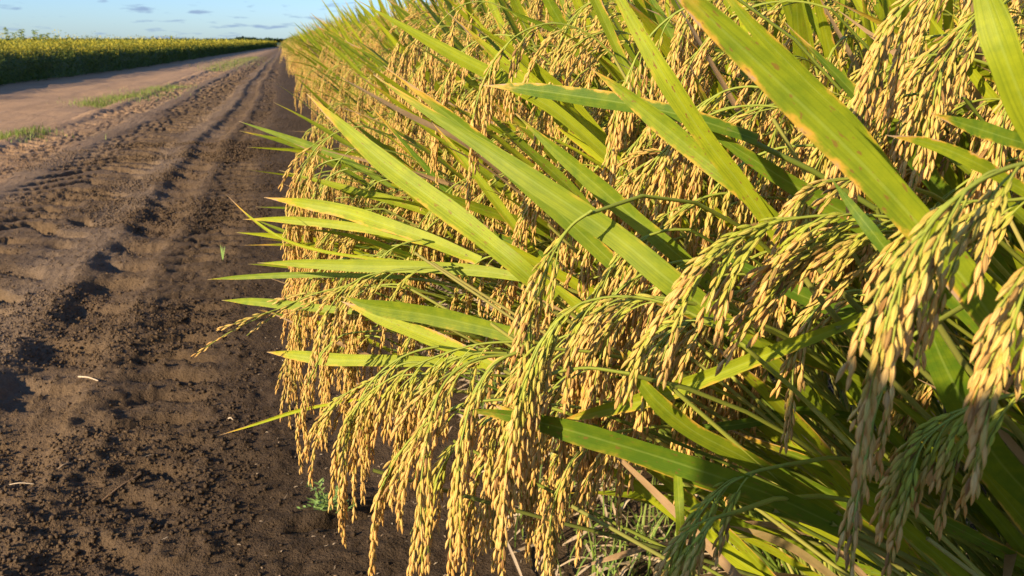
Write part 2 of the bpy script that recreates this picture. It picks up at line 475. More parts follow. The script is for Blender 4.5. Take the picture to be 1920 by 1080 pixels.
def too_near(mb, dmin, margin=60, strict=False):
    """keep open the air between the lens and the plants that stand closest in the photo"""
    v = mb.points(); q = v - CP; d = q @ CF
    x = 960 + FPX * (q @ CR) / np.maximum(d, .02); y = 540 - FPX * (q @ CU) / np.maximum(d, .02)
    lim = dmin(x) if callable(dmin) else dmin
    inn = (x > -margin) & (x < 1920 + margin) & (y > -margin) & (y < 1080 + margin)
    if np.any(inn & (x < (535 if strict else 470)) & (y > 60) & (d > .1)): return True
    if np.any(inn & (x < 520) & (y > 60) & (d > .1)) and rng.random() < .5: return True
    return bool(np.any(inn & (d < lim) & (d > -.1)) or np.any((np.abs(d) < .16) & (np.linalg.norm(q, axis=1) < .3)))
def front_limit(x): return np.clip(.72 - (x - 900) * .00025, .50, .80)

# ------------------------------------------------------------------ ground: one sheet to the horizon, ruts and clods as relief
def vnoise(x, y, seed):
    xi, yi = np.floor(x).astype(np.int64), np.floor(y).astype(np.int64)
    fx, fy = x - xi, y - yi
    fx = fx * fx * (3 - 2 * fx); fy = fy * fy * (3 - 2 * fy)
    def h(a, b):
        v = (a * 374761393 + b * 668265263 + seed * 1442695041) & 0xffffffff
        v = ((v ^ (v >> 13)) * 1274126177) & 0xffffffff
        return ((v ^ (v >> 16)) & 0xffff) / 65535.0
    return (h(xi, yi) * (1 - fx) + h(xi + 1, yi) * fx) * (1 - fy) + (h(xi, yi + 1) * (1 - fx) + h(xi + 1, yi + 1) * fx) * fy
def fbm(x, y, f, o, seed, g=.5):
    s = 0; a = 1; t = 0
    for i in range(o):
        s = s + a * vnoise(x * f + 17.3 * i, y * f - 9.1 * i, seed + i); t += a; a *= g; f *= 2.03
    return s / t
def band(x, c, w, soft): return 1 / (1 + np.exp((np.abs(x - c) - w) / soft))
def ground_height(X, Y):
    wob = (fbm(X * 0 + 3, Y, .35, 2, 5) - .5) * .16 + (fbm(X * 0, Y, 2.2, 2, 8) - .5) * .05
    x = X + wob + .0 * Y
    x = x - .004 * np.clip(Y - 6, 0, 60)
    n1 = fbm(X, Y, 1.3, 3, 21); n2 = fbm(X, Y, 7, 4, 31); n3 = fbm(X, Y, 26, 3, 41)
    z = (n1 - .5) * .05 + (n2 - .5) * .012
    # deep rut with tread pits
    ph = Y / .34 + (x + .64) * 1.2 + (fbm(X, Y, 2, 2, 55) - .5) * .9
    lug = np.clip(np.sin(ph * 2 * math.pi) * 3.2 + .1, -1, 1) * .5 + .5
    a = band(x, -.66, .095, .014)
    z -= a * (.014 + .027 * lug * (.55 + .9 * (n1 - .2)))
    z += band(x, -.80, .05, .03) * .016 * (.4 + 1.2 * n2)
    z += band(x, -.53, .05, .03) * .012 * n2
    # wide tread band with slanting lug marks
    for c, w, per, sl, dep, sd in ((-1.28, .30, .24, .8, .105, 3), (-2.05, .22, .22, -.8, .08, 9), (-.36, .10, .15, .5, .042, 5), (-3.3, .2, .24, .4, .010, 7)):
        m = band(x, c, w, .018)
        ph = Y / per + sl * np.abs(x - c) / per * .9 + (fbm(X, Y, 2.5, 2, sd) - .5) * 1.3
        lg = np.clip(np.sin(ph * 2 * math.pi) * 4.5 - 1.6, -1, 1) * .5 + .5
        z -= m * (.006 + dep * lg * np.clip((fbm(X, Y, 1.9, 3, 60 + sd) - .25) * 3.2, 0, 1.2))
    # smoothed tyre lanes
    z -= band(x, -.92, .09, .04) * .010
    # ridge between the worked track and the old pale one
    z += band(x, -2.36, .10, .05) * .03 * (.3 + n2)
    z -= band(x, -2.52, .04, .03) * .02
    # crumbs: more where wheels threw mud
    crumb = np.clip(fbm(X, Y, 1.1, 2, 77) - .35, 0, 1) * 2.2
    zone = band(x, -.55, .5, .12) * np.clip(1.9 - Y * .25, .35, 1.3) + .35 * band(x, -1.6, .7, .2)
    r = np.clip(n3 - .50, 0, 1)
    z += zone * crumb * (r * .012 + np.clip(fbm(X, Y, 11, 4, 91) - .58, 0, 1) * .032)
    n4 = fbm(X, Y, 70, 2, 131); n5 = np.abs(fbm(X, Y, 38, 2, 141) - .5)
    z += (n3 - .5) * .009 + (n4 - .5) * .006 + zone * (np.clip(n4 - .55, 0, 1) * .020 - np.clip(.05 - n5, 0, 1) * .02)
    # low damp strip along the rice with a cast shadow line imitated as a groove
    damp = 1 / (1 + np.exp(-(x + .06) / .05))
    z -= damp * .012
    xs = .10 + (Y - 1.46) * 1.9
    z -= np.exp(-((X - xs) / .035) ** 2) * ((Y > 1.40) & (Y < 1.85)) * .030 * (.5 + n2)
    fade = np.clip(1.6 - Y / 45, .0, 1) * np.clip(1.5 + X / 9, 0, 1)
    return z * fade
rows = [-60, -25, -10, -5, -3] + list(np.arange(-2, .5, .05)); y = .5
while y < 70: rows.append(y); y *= 1.0062
rows += [80, 95, 120, 160, 240, 400, 800, 1600, 4000]
cols = [-3000, -900, -300, -120, -60, -30, -18, -12, -9, -7.5] + list(np.arange(-6.5, -3, .05)) + list(np.arange(-3, 1.0, .0095)) + list(np.arange(1.0, 3, .1)) + [4, 6, 10, 20, 60, 200, 900, 3000]
gx, gy = np.meshgrid(np.array(cols), np.array(rows))
gz = ground_height(gx, gy)
nr, nc = gx.shape
gm = MB()
i = (np.arange(nr - 1)[:, None] * nc + np.arange(nc - 1)[None, :])
gm.add(np.stack([gx, gy, gz], -1).reshape(-1, 3), np.stack([i, i + 1, i + nc + 1, i + nc], -1).reshape(-1, 4), (0, 0, 0, 1), np.stack([gx, gy], -1).reshape(-1, 2))
def ground_mat():
    m, n, l, o = new_mat("track_soil")
    geo = n.new("ShaderNodeNewGeometry"); sp = n.new("ShaderNodeSeparateXYZ"); l.new(geo.outputs['Position'], sp.inputs[0])
    pos = geo.outputs['Position']
    nb_ = noise_n(n, l, pos, .9, 4, .6); nm = noise_n(n, l, pos, 6, 5, .65); nf = noise_n(n, l, pos, 60, 4, .7); nff = noise_n(n, l, pos, 260, 3, .6)
    xw = math_n(n, l, 'ADD', sp.outputs[0], math_n(n, l, 'MULTIPLY', math_n(n, l, 'SUBTRACT', nb_, .5), .9))
    xw = math_n(n, l, 'SUBTRACT', xw, math_n(n, l, 'MULTIPLY', sp.outputs[1], .008))
    brown = mix_n(n, l, nm, (.092, .058, .031), (.215, .140, .074))
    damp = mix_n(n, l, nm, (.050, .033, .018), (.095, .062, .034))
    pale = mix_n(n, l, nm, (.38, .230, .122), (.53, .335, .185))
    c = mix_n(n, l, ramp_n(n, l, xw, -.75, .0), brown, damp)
    c = mix_n(n, l, ramp_n(n, l, math_n(n, l, 'MULTIPLY', xw, -1), 1.2, 2.7), c, pale)
    lane = math_n(n, l, 'ADD', math_n(n, l, 'SUBTRACT', 1, ramp_n(n, l, math_n(n, l, 'ABSOLUTE', math_n(n, l, 'ADD', xw, .95)), .05, .22)), math_n(n, l, 'SUBTRACT', 1, ramp_n(n, l, math_n(n, l, 'ABSOLUTE', math_n(n, l, 'ADD', xw, 1.75)), .05, .25)))
    c = mix_n(n, l, math_n(n, l, 'MULTIPLY', lane, .5), c, (.25, .176, .112))
    # dusty dry crust on the raised bits of the track
    c = mix_n(n, l, math_n(n, l, 'MULTIPLY', ramp_n(n, l, nb_, .45, .7), .3), c, (.17, .112, .07))
    c = mix_n(n, l, ramp_n(n, l, nf, .30, .65), mix_n(n, l, .3, c, (.03, .018, .012)), c)
    c = mix_n(n, l, math_n(n, l, 'MULTIPLY', ramp_n(n, l, nff, .66, .8), .35), c, (.30, .22, .15))
    far = ramp_n(n, l, sp.outputs[1], 140, 260)
    c = mix_n(n, l, far, c, (.06, .09, .03))
    b = n.new("ShaderNodeBsdfPrincipled"); l.new(c, b.inputs['Base Color'])
    b.inputs['Roughness'].default_value = .92; b.inputs['Specular IOR Level'].default_value = .12
    bp = n.new("ShaderNodeBump"); bp.inputs['Strength'].default_value = .9; bp.inputs['Distance'].default_value = .012
    l.new(math_n(n, l, 'ADD', math_n(n, l, 'ADD', nf, math_n(n, l, 'MULTIPLY', nff, .35)), math_n(n, l, 'MULTIPLY', nm, .8)), bp.inputs['Height'])
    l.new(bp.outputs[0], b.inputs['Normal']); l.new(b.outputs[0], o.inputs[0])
    return m
M_SOIL = ground_mat()
tag(gm.build("ground", M_SOIL), "brown dirt farm track with tyre ruts and crumbled clods", "ground", kind='structure')
def gh(x, y): return float(ground_height(np.array([[x]], float), np.array([[y]], float))[0, 0])

# ------------------------------------------------------------------ rice plants closest to the lens, each traced leaf and panicle at its own distance
def build_hero(name_label, base, leaves, panicles, extra_lean=None, group=None):
    base = np.array([base[0], base[1], gh(base[0], base[1])])
    root = tag(empty("rice_plant", base), name_label, "rice plant", group or "rice plants of the crop edge")
    for L in leaves:
        pts = [P(*q) for q in L['p']]
        dm = np.mean([q[2] for q in L['p']])
        W = L['w'] * dm / FPX
        mid = pts[len(pts) // 2]
        toc = nrm(CP - mid)
        roll = L.get('roll', 0.0)
        T = nrm(pts[-1] - pts[0]); S = np.cross(T, toc)
        nor = nrm(toc * math.cos(roll) + S * math.sin(roll))
        mb = MB()
        blade(mb, pts, W * (.74 if L['w'] > 60 else .80 if L['w'] > 40 else .92), nor, L.get('t', (.5, .5, .5, 0)), n=26, fold=L.get('fold', .14), twist=L.get('tw', .25), tipfrac=L.get('tf', .45), basew=L.get('bw', .7))
        lf = mb.build("leaf", M_LEAF, root, base)
        if L.get('label'): lf['label'] = L['label']
        e = pts[-1]; dd = nrm(pts[-1] - pts[-2])
        sm = MB()
        j = base + np.array([U(-.04, .04), U(-.04, .04), 0])
        dist = np.linalg.norm(j - e)
        tube(sm, arch(e - dd * .02, nrm(dd + CF * .25), j, .25), .0017, .0032, (U(.1, .6), U(0, .4), 0, 1), n=14, sides=6)
        sm.build("stem", M_STEM, root, base)
    for q in panicles:
        pts = [P(*a) for a in q['p']]
        g, b = MB(), MB()
        panicle(g, b, pts, nb=int(q.get('nb', 10) * 1.12), BL=q.get('bl', .085), lod=2, green=q.get('g', .35), droop=q.get('dr', 1), bias=q.get('bias', (-.1, -.02, 0)), gl=q.get('gl', .0080), sparse=q.get('sp', 1))
        go = g.build("panicle", M_GRAIN, root, base)
        b.build("rachis", M_STEM, go)
        bpy.data.objects[go.name].children[0].data.transform(__import__('mathutils').Matrix.Translation(-Vector(base)))
        if q.get('label'): go['label'] = q['label']
        e = pts[0]; dd = nrm(pts[0] - pts[1])
        j = base + np.array([U(-.04, .04), U(-.04, .04), 0]); dist = np.linalg.norm(j - e)
        sm = MB()
        tube(sm, arch(e - dd * .004, nrm(dd + CF * .5 - CU * .1), j, .22), .0012, .003, (U(.4, .9), 0, 0, 1), n=14, sides=6)
        sm.build("stem", M_STEM, root, base)
    return root

def lf(p, w, green=.5, gold=.4, speck=.3, dead=0, **k):
    return dict(p=p, w=w, t=(green, gold, speck, 1 - dead), **k)
HEROES = [
 ("nearest rice plant, with the widest orange-edged blade and a blurred panicle", (.93, .22), [
    lf([(1225, -70, .315), (1300, 5, .32), (1450, 145, .325), (1600, 290, .33), (1730, 430, .335), (1850, 580, .34), (1990, 790, .36)], 92, .42, .95, .55, label="widest blade, orange along its upper margin", roll=.1, tw=.15, bw=.8),
    lf([(1310, -80, .37), (1400, 35, .37), (1500, 140, .375), (1600, 240, .38), (1700, 370, .39), (1800, 520, .4)], 44, .5, .5, .1, roll=.3),
    lf([(1800, -170, .30), (1850, 0, .30), (1890, 120, .30), (1950, 260, .31), (2060, 450, .33)], 82, .62, .2, .1, roll=.2),
  ], [
    dict(p=[(1985, 300, .31), (1900, 312, .295), (1820, 350, .285), (1745, 420, .28), (1690, 520, .277), (1660, 610, .275)], nb=9, bl=.078, g=.42, label="blurred panicle nearest the lens"),
    dict(p=[(2040, 420, .29), (1965, 470, .28), (1915, 560, .275), (1885, 660, .27)], nb=6, bl=.06, g=.2),
  ]),
 ("rice plant with the long straight green blade crossing the middle of the crop", (.88, .52), [
    lf([(700, 140, .56), (780, 195, .55), (900, 272, .54), (1000, 340, .53), (1150, 440, .52), (1250, 522, .51), (1340, 592, .51), (1430, 665, .52), (1560, 780, .55)], 64, .38, .35, .12, label="long straight blade, almost spotless", roll=.15, tw=.2, tf=.55, bw=.45),
    lf([(965, 212, .60), (1040, 280, .59), (1110, 340, .585), (1185, 405, .58), (1260, 468, .57), (1340, 540, .57)], 46, .25, .3, .2, roll=.4),
    lf([(1040, 793, .50), (1110, 775, .495), (1215, 748, .49), (1330, 707, .485), (1450, 660, .48), (1540, 627, .48), (1625, 592, .48)], 34, .7, .6, .1, tf=.35, bw=.55, fold=.4, label="narrow blade with a straw-coloured tip, lying across the others"),
  ], [
    dict(p=[(1790, 430, .42), (1680, 408, .415), (1560, 403, .41), (1450, 418, .405), (1370, 455, .40), (1310, 510, .40)], nb=13, bl=.08, g=.75, dr=.6, bias=(-.5, 0, 0)),
    dict(p=[(1830, 480, .43), (1720, 440, .425), (1620, 440, .42), (1530, 470, .42), (1460, 530, .42)], nb=12, bl=.075, g=.65, dr=.6, bias=(-.5, 0, 0)),
    dict(p=[(1700, 560, .5), (1600, 545, .5), (1530, 580, .5), (1495, 660, .5), (1480, 740, .5)], nb=9, bl=.05, g=.2),
  ]),
 ("rice plant behind the widest blade, two rust-specked leaves meeting in a narrow V", (1.02, .40), [
    lf([(1120, -80, .43), (1180, 30, .43), (1250, 150, .43), (1330, 270, .44), (1400, 360, .45), (1470, 460, .46)], 46, .72, .35, .95, label="yellow-green blade peppered with rust specks", roll=.2),
    lf([(1108, 128, .47), (1170, 175, .465), (1240, 232, .46), (1310, 290, .455), (1380, 345, .45), (1480, 440, .46)], 50, .45, .55, .6, roll=.35),
    lf([(905, 160, .54), (980, 166, .53), (1080, 180, .52), (1190, 197, .51), (1300, 222, .5), (1420, 262, .5)], 38, .1, .75, .2, roll=-.4, label="dark blade with a reddish tip lying almost level"),
    lf([(1555, 330, .40), (1600, 390, .395), (1640, 440, .39), (1700, 520, .39), (1760, 600, .4)], 26, .05, .1, .1, roll=.2),
    lf([(1660, 253, .36), (1740, 268, .36), (1820, 300, .36), (1900, 345, .365), (1990, 400, .37)], 28, .5, .95, .2),
    lf([(1745, 212, .35), (1830, 240, .35), (1920, 268, .35), (2020, 290, .36)], 34, .15, .6, .2, roll=-.3),
  ], [
    dict(p=[(1840, -60, .46), (1760, -30, .455), (1690, 20, .45), (1650, 100, .445), (1625, 190, .44)], nb=11, bl=.085, g=.22),
    dict(p=[(1960, -20, .46), (1880, 0, .455), (1810, 50, .45), (1765, 130, .445), (1745, 220, .44)], nb=11, bl=.085, g=.28),
    dict(p=[(2060, 90, .43), (1990, 100, .425), (1920, 150, .42), (1880, 230, .415), (1865, 320, .41)], nb=11, bl=.08, g=.15),
    dict(p=[(1660, 330, .43), (1590, 335, .425), (1530, 350, .42), (1495, 400, .42)], nb=6, bl=.04, g=.35),
    dict(p=[(1990, 360, .37), (1900, 375, .365), (1800, 380, .36), (1720, 410, .36)], nb=9, bl=.05, g=.5, bias=(-.3, 0, 0)),
  ]),
 ("rice plant with a high arching green panicle neck over heavy hanging grain", (.82, .66), [
    lf([(1160, 652, .47), (1190, 700, .475), (1235, 755, .48), (1300, 808, .49), (1380, 850, .5), (1480, 905, .52), (1600, 980, .55)], 44, .4, .6, .3, roll=.3, label="curved blade with an orange tip pointing up"),
    lf([(862, 768, .48), (935, 776, .47), (1020, 794, .465), (1120, 822, .46), (1240, 858, .46), (1350, 895, .46), (1450, 930, .465), (1600, 1000, .49)], 66, .06, .35, .5, roll=.5, tw=.4, bw=.8, label="broad dark blade with its ribbed underside showing"),
    lf([(905, 752, .49), (960, 772, .48), (1030, 800, .475), (1100, 826, .47), (1200, 862, .47), (1340, 915, .475), (1500, 975, .49)], 24, .2, .9, .3, roll=.3),
    lf([(1270, 880, .47), (1274, 950, .46), (1278, 1020, .46), (1284, 1120, .46)], 19, .4, .0, .1, tf=.1, bw=.9),
  ], [
    dict(p=[(1400, 650, .44), (1320, 600, .44), (1240, 566, .44), (1150, 556, .44), (1070, 580, .44), (1010, 650, .44), (975, 750, .44)], nb=12, bl=.078, g=.60, label="panicle with a long arched green neck"),
    dict(p=[(1180, 700, .45), (1090, 690, .45), (1010, 715, .45), (965, 790, .45), (950, 880, .45), (945, 950, .45)], nb=10, bl=.075, g=.2),
    dict(p=[(1120, 660, .5), (1010, 655, .49), (930, 680, .48), (885, 750, .475), (865, 840, .47), (855, 930, .47)], nb=9, bl=.075, g=.3),
    dict(p=[(1110, 395, .50), (1070, 425, .50), (1035, 480, .49), (1005, 560, .49), (985, 640, .485)], nb=7, bl=.06, g=.35),
    dict(p=[(1270, 560, .5), (1200, 560, .5), (1150, 600, .5), (1120, 680, .5)], nb=9, bl=.075, g=.15),
    dict(p=[(1380, 600, .5), (1300, 600, .49), (1240, 640, .49), (1215, 700, .49)], nb=9, bl=.07, g=.15),
  ]),
 ("rice plant whose green-gold panicle fans out over bare soil above the small weed", (.74, .98), [
    lf([(500, 660, .95), (560, 667, .93), (620, 674, .92), (700, 676, .9), (790, 678, .89), (910, 682, .88)], 26, .75, .5, .1, tf=.3, label="bright level blade with a straw tip"),
    lf([(408, 817, 1.0), (480, 795, .98), (560, 770, .95), (650, 752, .92), (760, 735, .9)], 7, .8, .9, .1, fold=.6, label="thin straw-coloured blade reaching out over the track"),
    lf([(640, 556, .74), (700, 575, .73), (800, 590, .72), (900, 612, .71), (1000, 640, .7)], 46, .3, .3, .2, roll=.3),
    lf([(640, 565, .77), (700, 590, .76), (780, 622, .75), (860, 655, .74), (930, 690, .73)], 32, .8, .95, .5, label="yellowed blade"),
  ], [
    dict(p=[(990, 640, .64), (900, 645, .64), (820, 668, .64), (750, 700, .64), (690, 740, .65), (650, 800, .66)], nb=13, bl=.095, g=.5, bias=(-.3, 0, 0)),
    dict(p=[(900, 700, .72), (800, 700, .72), (710, 712, .73), (640, 745, .74), (600, 800, .75)], nb=12, bl=.085, g=.5, bias=(-.35, 0, 0)),
    dict(p=[(980, 665, .52), (900, 672, .51), (840, 710, .50), (808, 780, .49), (795, 860, .485), (788, 930, .48)], nb=8, bl=.062, g=.35, label="long narrow panicle hanging clear of the rest"),
  ]),
 ("rice plant with long pale blades stretched level out over the track", (.72, 1.22), [
    lf([(495, 370, 1.05), (560, 380, 1.0), (640, 395, .98), (720, 420, .95), (800, 448, .93), (900, 490, .9)], 30, .7, .8, .4),
    lf([(455, 411, 1.05), (530, 412, 1.02), (620, 420, 1.0), (700, 432, .98), (800, 455, .95)], 18, .75, .5, .2),
    lf([(482, 493, .9), (560, 494, .88), (660, 498, .86), (780, 500, .84), (890, 507, .82), (980, 520, .8)], 26, .6, .2, .2, label="level blade, bright green"),
    lf([(388, 524, .98), (450, 520, .96), (540, 516, .94), (640, 516, .92), (760, 520, .9)], 12, .3, .3, .1),
    lf([(415, 563, .92), (480, 566, .9), (560, 574, .88), (660, 584, .86)], 18, .45, .3, .1),
    lf([(423, 364, .95), (470, 408, .93), (530, 448, .91), (600, 470, .9), (690, 484, .88), (790, 494, .86)], 7, .85, .9, .1, fold=.6, label="thin curved blade, straw-coloured"),
    lf([(575, 176, .72), (640, 235, .70), (720, 305, .68), (800, 365, .66), (880, 425, .64), (960, 490, .62), (1040, 560, .62)], 52, .6, .5, .5, label="broad blade with rust marks in its lower half"),
  ], [
    dict(p=[(860, 500, .82), (760, 505, .82), (680, 520, .82), (630, 560, .82), (600, 620, .82)], nb=10, bl=.09, g=.45),
    dict(p=[(760, 540, .88), (680, 535, .88), (600, 548, .88), (520, 580, .88), (450, 612, .88)], nb=5, bl=.085, g=.35, dr=.25, sp=.75, bias=(-.8, 0, 0), label="thin half-empty panicle reaching out over the soil"),
    dict(p=[(700, 620, .85), (640, 630, .85), (600, 670, .85), (575, 730, .85), (560, 790, .85)], nb=7, bl=.08, g=.1),
  ]),
 ("shaded rice plant in the darkest corner beside the photographer's shadow edge", (.98, .62), [
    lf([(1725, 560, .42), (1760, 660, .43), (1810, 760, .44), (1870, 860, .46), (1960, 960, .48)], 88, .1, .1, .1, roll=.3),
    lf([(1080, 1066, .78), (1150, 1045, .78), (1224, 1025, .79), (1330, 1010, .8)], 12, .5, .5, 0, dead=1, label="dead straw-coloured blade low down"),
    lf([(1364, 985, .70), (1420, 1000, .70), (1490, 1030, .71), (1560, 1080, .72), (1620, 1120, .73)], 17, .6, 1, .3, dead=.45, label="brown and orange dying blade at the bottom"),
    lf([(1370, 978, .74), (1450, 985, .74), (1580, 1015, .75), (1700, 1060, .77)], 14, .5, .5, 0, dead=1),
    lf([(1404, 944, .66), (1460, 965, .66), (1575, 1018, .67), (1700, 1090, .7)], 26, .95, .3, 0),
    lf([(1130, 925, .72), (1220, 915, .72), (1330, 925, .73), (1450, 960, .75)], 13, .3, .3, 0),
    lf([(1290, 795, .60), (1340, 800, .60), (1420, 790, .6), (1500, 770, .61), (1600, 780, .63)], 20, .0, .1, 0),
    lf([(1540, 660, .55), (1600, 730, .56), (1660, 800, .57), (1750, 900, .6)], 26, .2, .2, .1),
  ], [
    dict(p=[(1990, 720, .38), (1900, 740, .375), (1810, 770, .37), (1740, 820, .37), (1700, 900, .37)], nb=9, bl=.07, g=.9),
    dict(p=[(1480, 870, .47), (1400, 890, .46), (1340, 930, .455), (1290, 1000, .45), (1260, 1080, .45)], nb=9, bl=.06, g=.8),
    dict(p=[(1380, 960, .42), (1330, 980, .41), (1300, 1040, .41), (1285, 1110, .41)], nb=6, bl=.05, g=.6),
    dict(p=[(1230, 800, .58), (1140, 815, .57), (1075, 860, .56), (1040, 940, .56), (1030, 1010, .56)], nb=9, bl=.075, g=.2),
    dict(p=[(1760, 600, .37), (1690, 650, .365), (1645, 760, .36), (1620, 870, .355), (1600, 980, .35)], nb=6, bl=.055, g=.1),
  ]),
]
rng = np.random.default_rng(5)
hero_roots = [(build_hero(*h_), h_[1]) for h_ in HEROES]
# nothing of the other plants may grow in front of the traced blades
TRACED = []
for h_ in HEROES:
    for L in h_[2]:
        q_ = spline(np.array(L['p'], float), 40); TRACED.append((q_, L['w'] * .5))
def hides_blade(mb, share=.012):
    v = mb.points(); v = v[rng.integers(0, len(v), min(len(v), 500))]
    q = v - CP; d = q @ CF; ok = d > .05
    x = 960 + FPX * (q @ CR) / np.where(ok, d, 1); y = 540 - FPX * (q @ CU) / np.where(ok, d, 1)
    bad = np.zeros(len(v), bool)
    for pl, hw in TRACED:
        dd = np.hypot(x[:, None] - pl[None, :, 0], y[:, None] - pl[None, :, 1]); k = dd.argmin(1)
        bad |= ok & (dd[np.arange(len(v)), k] < hw) & (d < pl[k, 2] + .005)
    return bad.mean() > share
# their other panicles: a curtain of them, drooping towards the track
def more_panicles(n, xr, yr, dr_, green, bl=(.075, .105), nb=(10, 14), lift=.25, L=(.13, .19), skew=0.0):
    made = tries = 0
    while made < n and tries < n * 7:
        tries += 1
        x, y = U(*xr), U(*yr); d = U(*dr_) + skew * (x - xr[0])
        p0 = P(x, y, d)
        d0 = nrm(-CR * 1.0 + CU * U(-.1, lift * 2) - CF * U(-.35, .35))
        rp = droop_path(p0, d0, U(*L), 8, U(.4, .75))
        if max(project(q)[2] * 0 - project(q)[0] for q in rp) > -530: continue
        root, b2 = min(hero_roots, key=lambda q: (q[1][0] - p0[0] - .5) ** 2 + (q[1][1] - p0[1]) ** 2)
        base = np.array([b2[0], b2[1], gh(*b2)])
        g, b = MB(), MB()
        panicle(g, b, rp, nb=int(U(*nb)), BL=U(*bl), lod=2 if d < .7 else 1, green=U(*green), bias=(-.12, 0, 0))
        if hides_blade(g): continue
        made += 1
        go = g.build("panicle", M_GRAIN, root, base); b.build("rachis", M_STEM, go, base)
        sm = MB(); j = base + np.array([U(-.06, .06), U(-.06, .06), 0]); dist = np.linalg.norm(j - p0)
        tube(sm, arch(p0, nrm(-d0 + CF * .5 - CU * .1), j, .2, 12), .0011, .0024, (U(.0, .4), 0, 0, 1), n=12, sides=5)
        sm.build("stem", M_STEM, root, base)
more_panicles(16, (660, 1250), (380, 690), (.66, .95), (.05, .35))
more_panicles(4, (740, 1000), (560, 680), (.62, .85), (.1, .45))
more_panicles(13, (1050, 1650), (330, 740), (.52, .66), (.05, .45))
more_panicles(13, (1250, 1980), (-20, 330), (.50, .66), (.05, .35))
more_panicles(12, (800, 1350), (60, 380), (.68, 1.0), (.05, .35))
more_panicles(6, (1050, 1400), (640, 780), (.50, .66), (.05, .5))
more_panicles(5, (1500, 1950), (380, 700), (.44, .60), (.2, .7))

def more_leaves(n, xr, yr, dr_, Lr=(.20, .34), ang=(22, 52), wr=(.009, .0145)):
    made = tries = 0
    while made < n and tries < n * 8:
        tries += 1
        x, y = U(*xr), U(*yr); d = U(*dr_); p0 = P(x, y, d); a = math.radians(U(*ang)); L = U(*Lr)
        di = nrm(CR * math.cos(a) - CU * math.sin(a) + CF * U(-.1, .45))
        b1 = nrm(di + DOWN * .12); pts = [p0, p0 + di * L * .33, p0 + di * L * .66 + DOWN * U(-.004, .012), p0 + di * L * .66 + b1 * L * .34 + DOWN * .01]
        mb = MB(); toc = nrm(CP - p0); nor = nrm(toc + np.cross(di, toc) * U(-.9, 1.1))
        dead_ = rng.random() < .1
        blade(mb, pts, U(*wr) * (.5 if dead_ else 1), nor, (np.clip(rng.normal(.5, .3), 0, 1), U(.1, 1), U(0, .9), 0 if dead_ else 1), n=18, twist=U(-.7, .7), basew=.6)
        if hides_blade(mb, .03): continue
        made += 1
        root, b2 = min(hero_roots, key=lambda q: (q[1][0] - p0[0] - .5) ** 2 + (q[1][1] - p0[1]) ** 2); base = np.array([b2[0], b2[1], gh(*b2)])
        mb.build("leaf", M_LEAF, root, base)
        sm = MB(); e = pts[-1]; j = base + np.array([U(-.06, .06), U(-.06, .06), 0])
        tube(sm, arch(e - di * .01, di, j, .25, 12), .0013, .0026, (U(.0, .4), 0, 0, 1), n=12, sides=5)
        sm.build("stem", M_STEM, root, base)
more_leaves(16, (600, 1150), (-20, 260), (.62, 1.1))
more_leaves(8, (560, 1000), (260, 560), (.66, 1.0), ang=(5, 38))
more_leaves(8, (1150, 1750), (-20, 350), (.50, .66))
more_leaves(8, (950, 1600), (420, 800), (.50, .66), ang=(10, 45))
more_leaves(22, (1300, 1850), (600, 1000), (.46, .75), ang=(15, 50))
more_leaves(8, (1000, 1400), (780, 1000), (.58, .8), ang=(5, 40))

more_panicles(16, (590, 760), (230, 480), (.95, 1.5), (.05, .3))
more_panicles(12, (600, 800), (420, 640), (.82, 1.15), (.05, .3))
more_leaves(20, (425, 535), (220, 600), (1.0, 1.6), Lr=(.20, .32), ang=(-6, 26), wr=(.007, .012))

# ------------------------------------------------------------------ near rice plants, part by part, kept out of the air in front of the lens
rng = np.random.default_rng(77)
GN = "rice plants of the crop edge"
near_spots = []
for row, bx in enumerate((.74, .92, 1.10, 1.30)):
    yy = .10 + .05 * row
    while yy < (2.0, 1.8, 1.5, 1.2)[row]:
        near_spots.append((row, bx + U(-.04, .04), yy)); yy += .165 + U(-.02, .02)
NEAR_LABEL = ["front-row rice plant beside the track, in the dense near part with hanging golden grain",
              "second-row rice plant close behind the front plants, its leaves rising through their grain",
              "third-row rice plant deeper in the near part of the crop, mostly hidden by grain",
              "fourth-row rice plant deep in the near crop, only upper leaves and grain visible"]
for row, bx, by in near_spots:
    root = tag(empty("rice_plant", (bx, by, gh(bx, by))), NEAR_LABEL[row], "rice plant", GN + ", row by row")
    bz = np.array([bx, by, gh(bx, by)])
    nt = (20, 14, 10, 8)[row]
    for i in range(nt):
        a0, a1 = ((.25, 1.08), (.15, .8), (.05, .55), (0, .4))[row]
        s, L, p = tiller(bz + np.array([U(-.05, .05), U(-.06, .06), 0]), 2 if by < 1.3 and row < 2 else 1, (a0 + (a1 - a0) * i / nt, a0 + (a1 - a0) * (i + 1) / nt), nleaf=3 if i % 3 == 0 else 2, az_sd=.32)
        if too_near(s, .45): continue
        s.build("stem", M_STEM, root, bz)
        for q in L:
            if not too_near(q, front_limit) and not hides_blade(q, .03): q.build("leaf", M_LEAF, root, bz)
        if not too_near(p[0], front_limit, strict=True) and not hides_blade(p[0]):
            g = p[0].build("panicle", M_GRAIN, root, bz); p[1].build("rachis", M_STEM, g, bz)

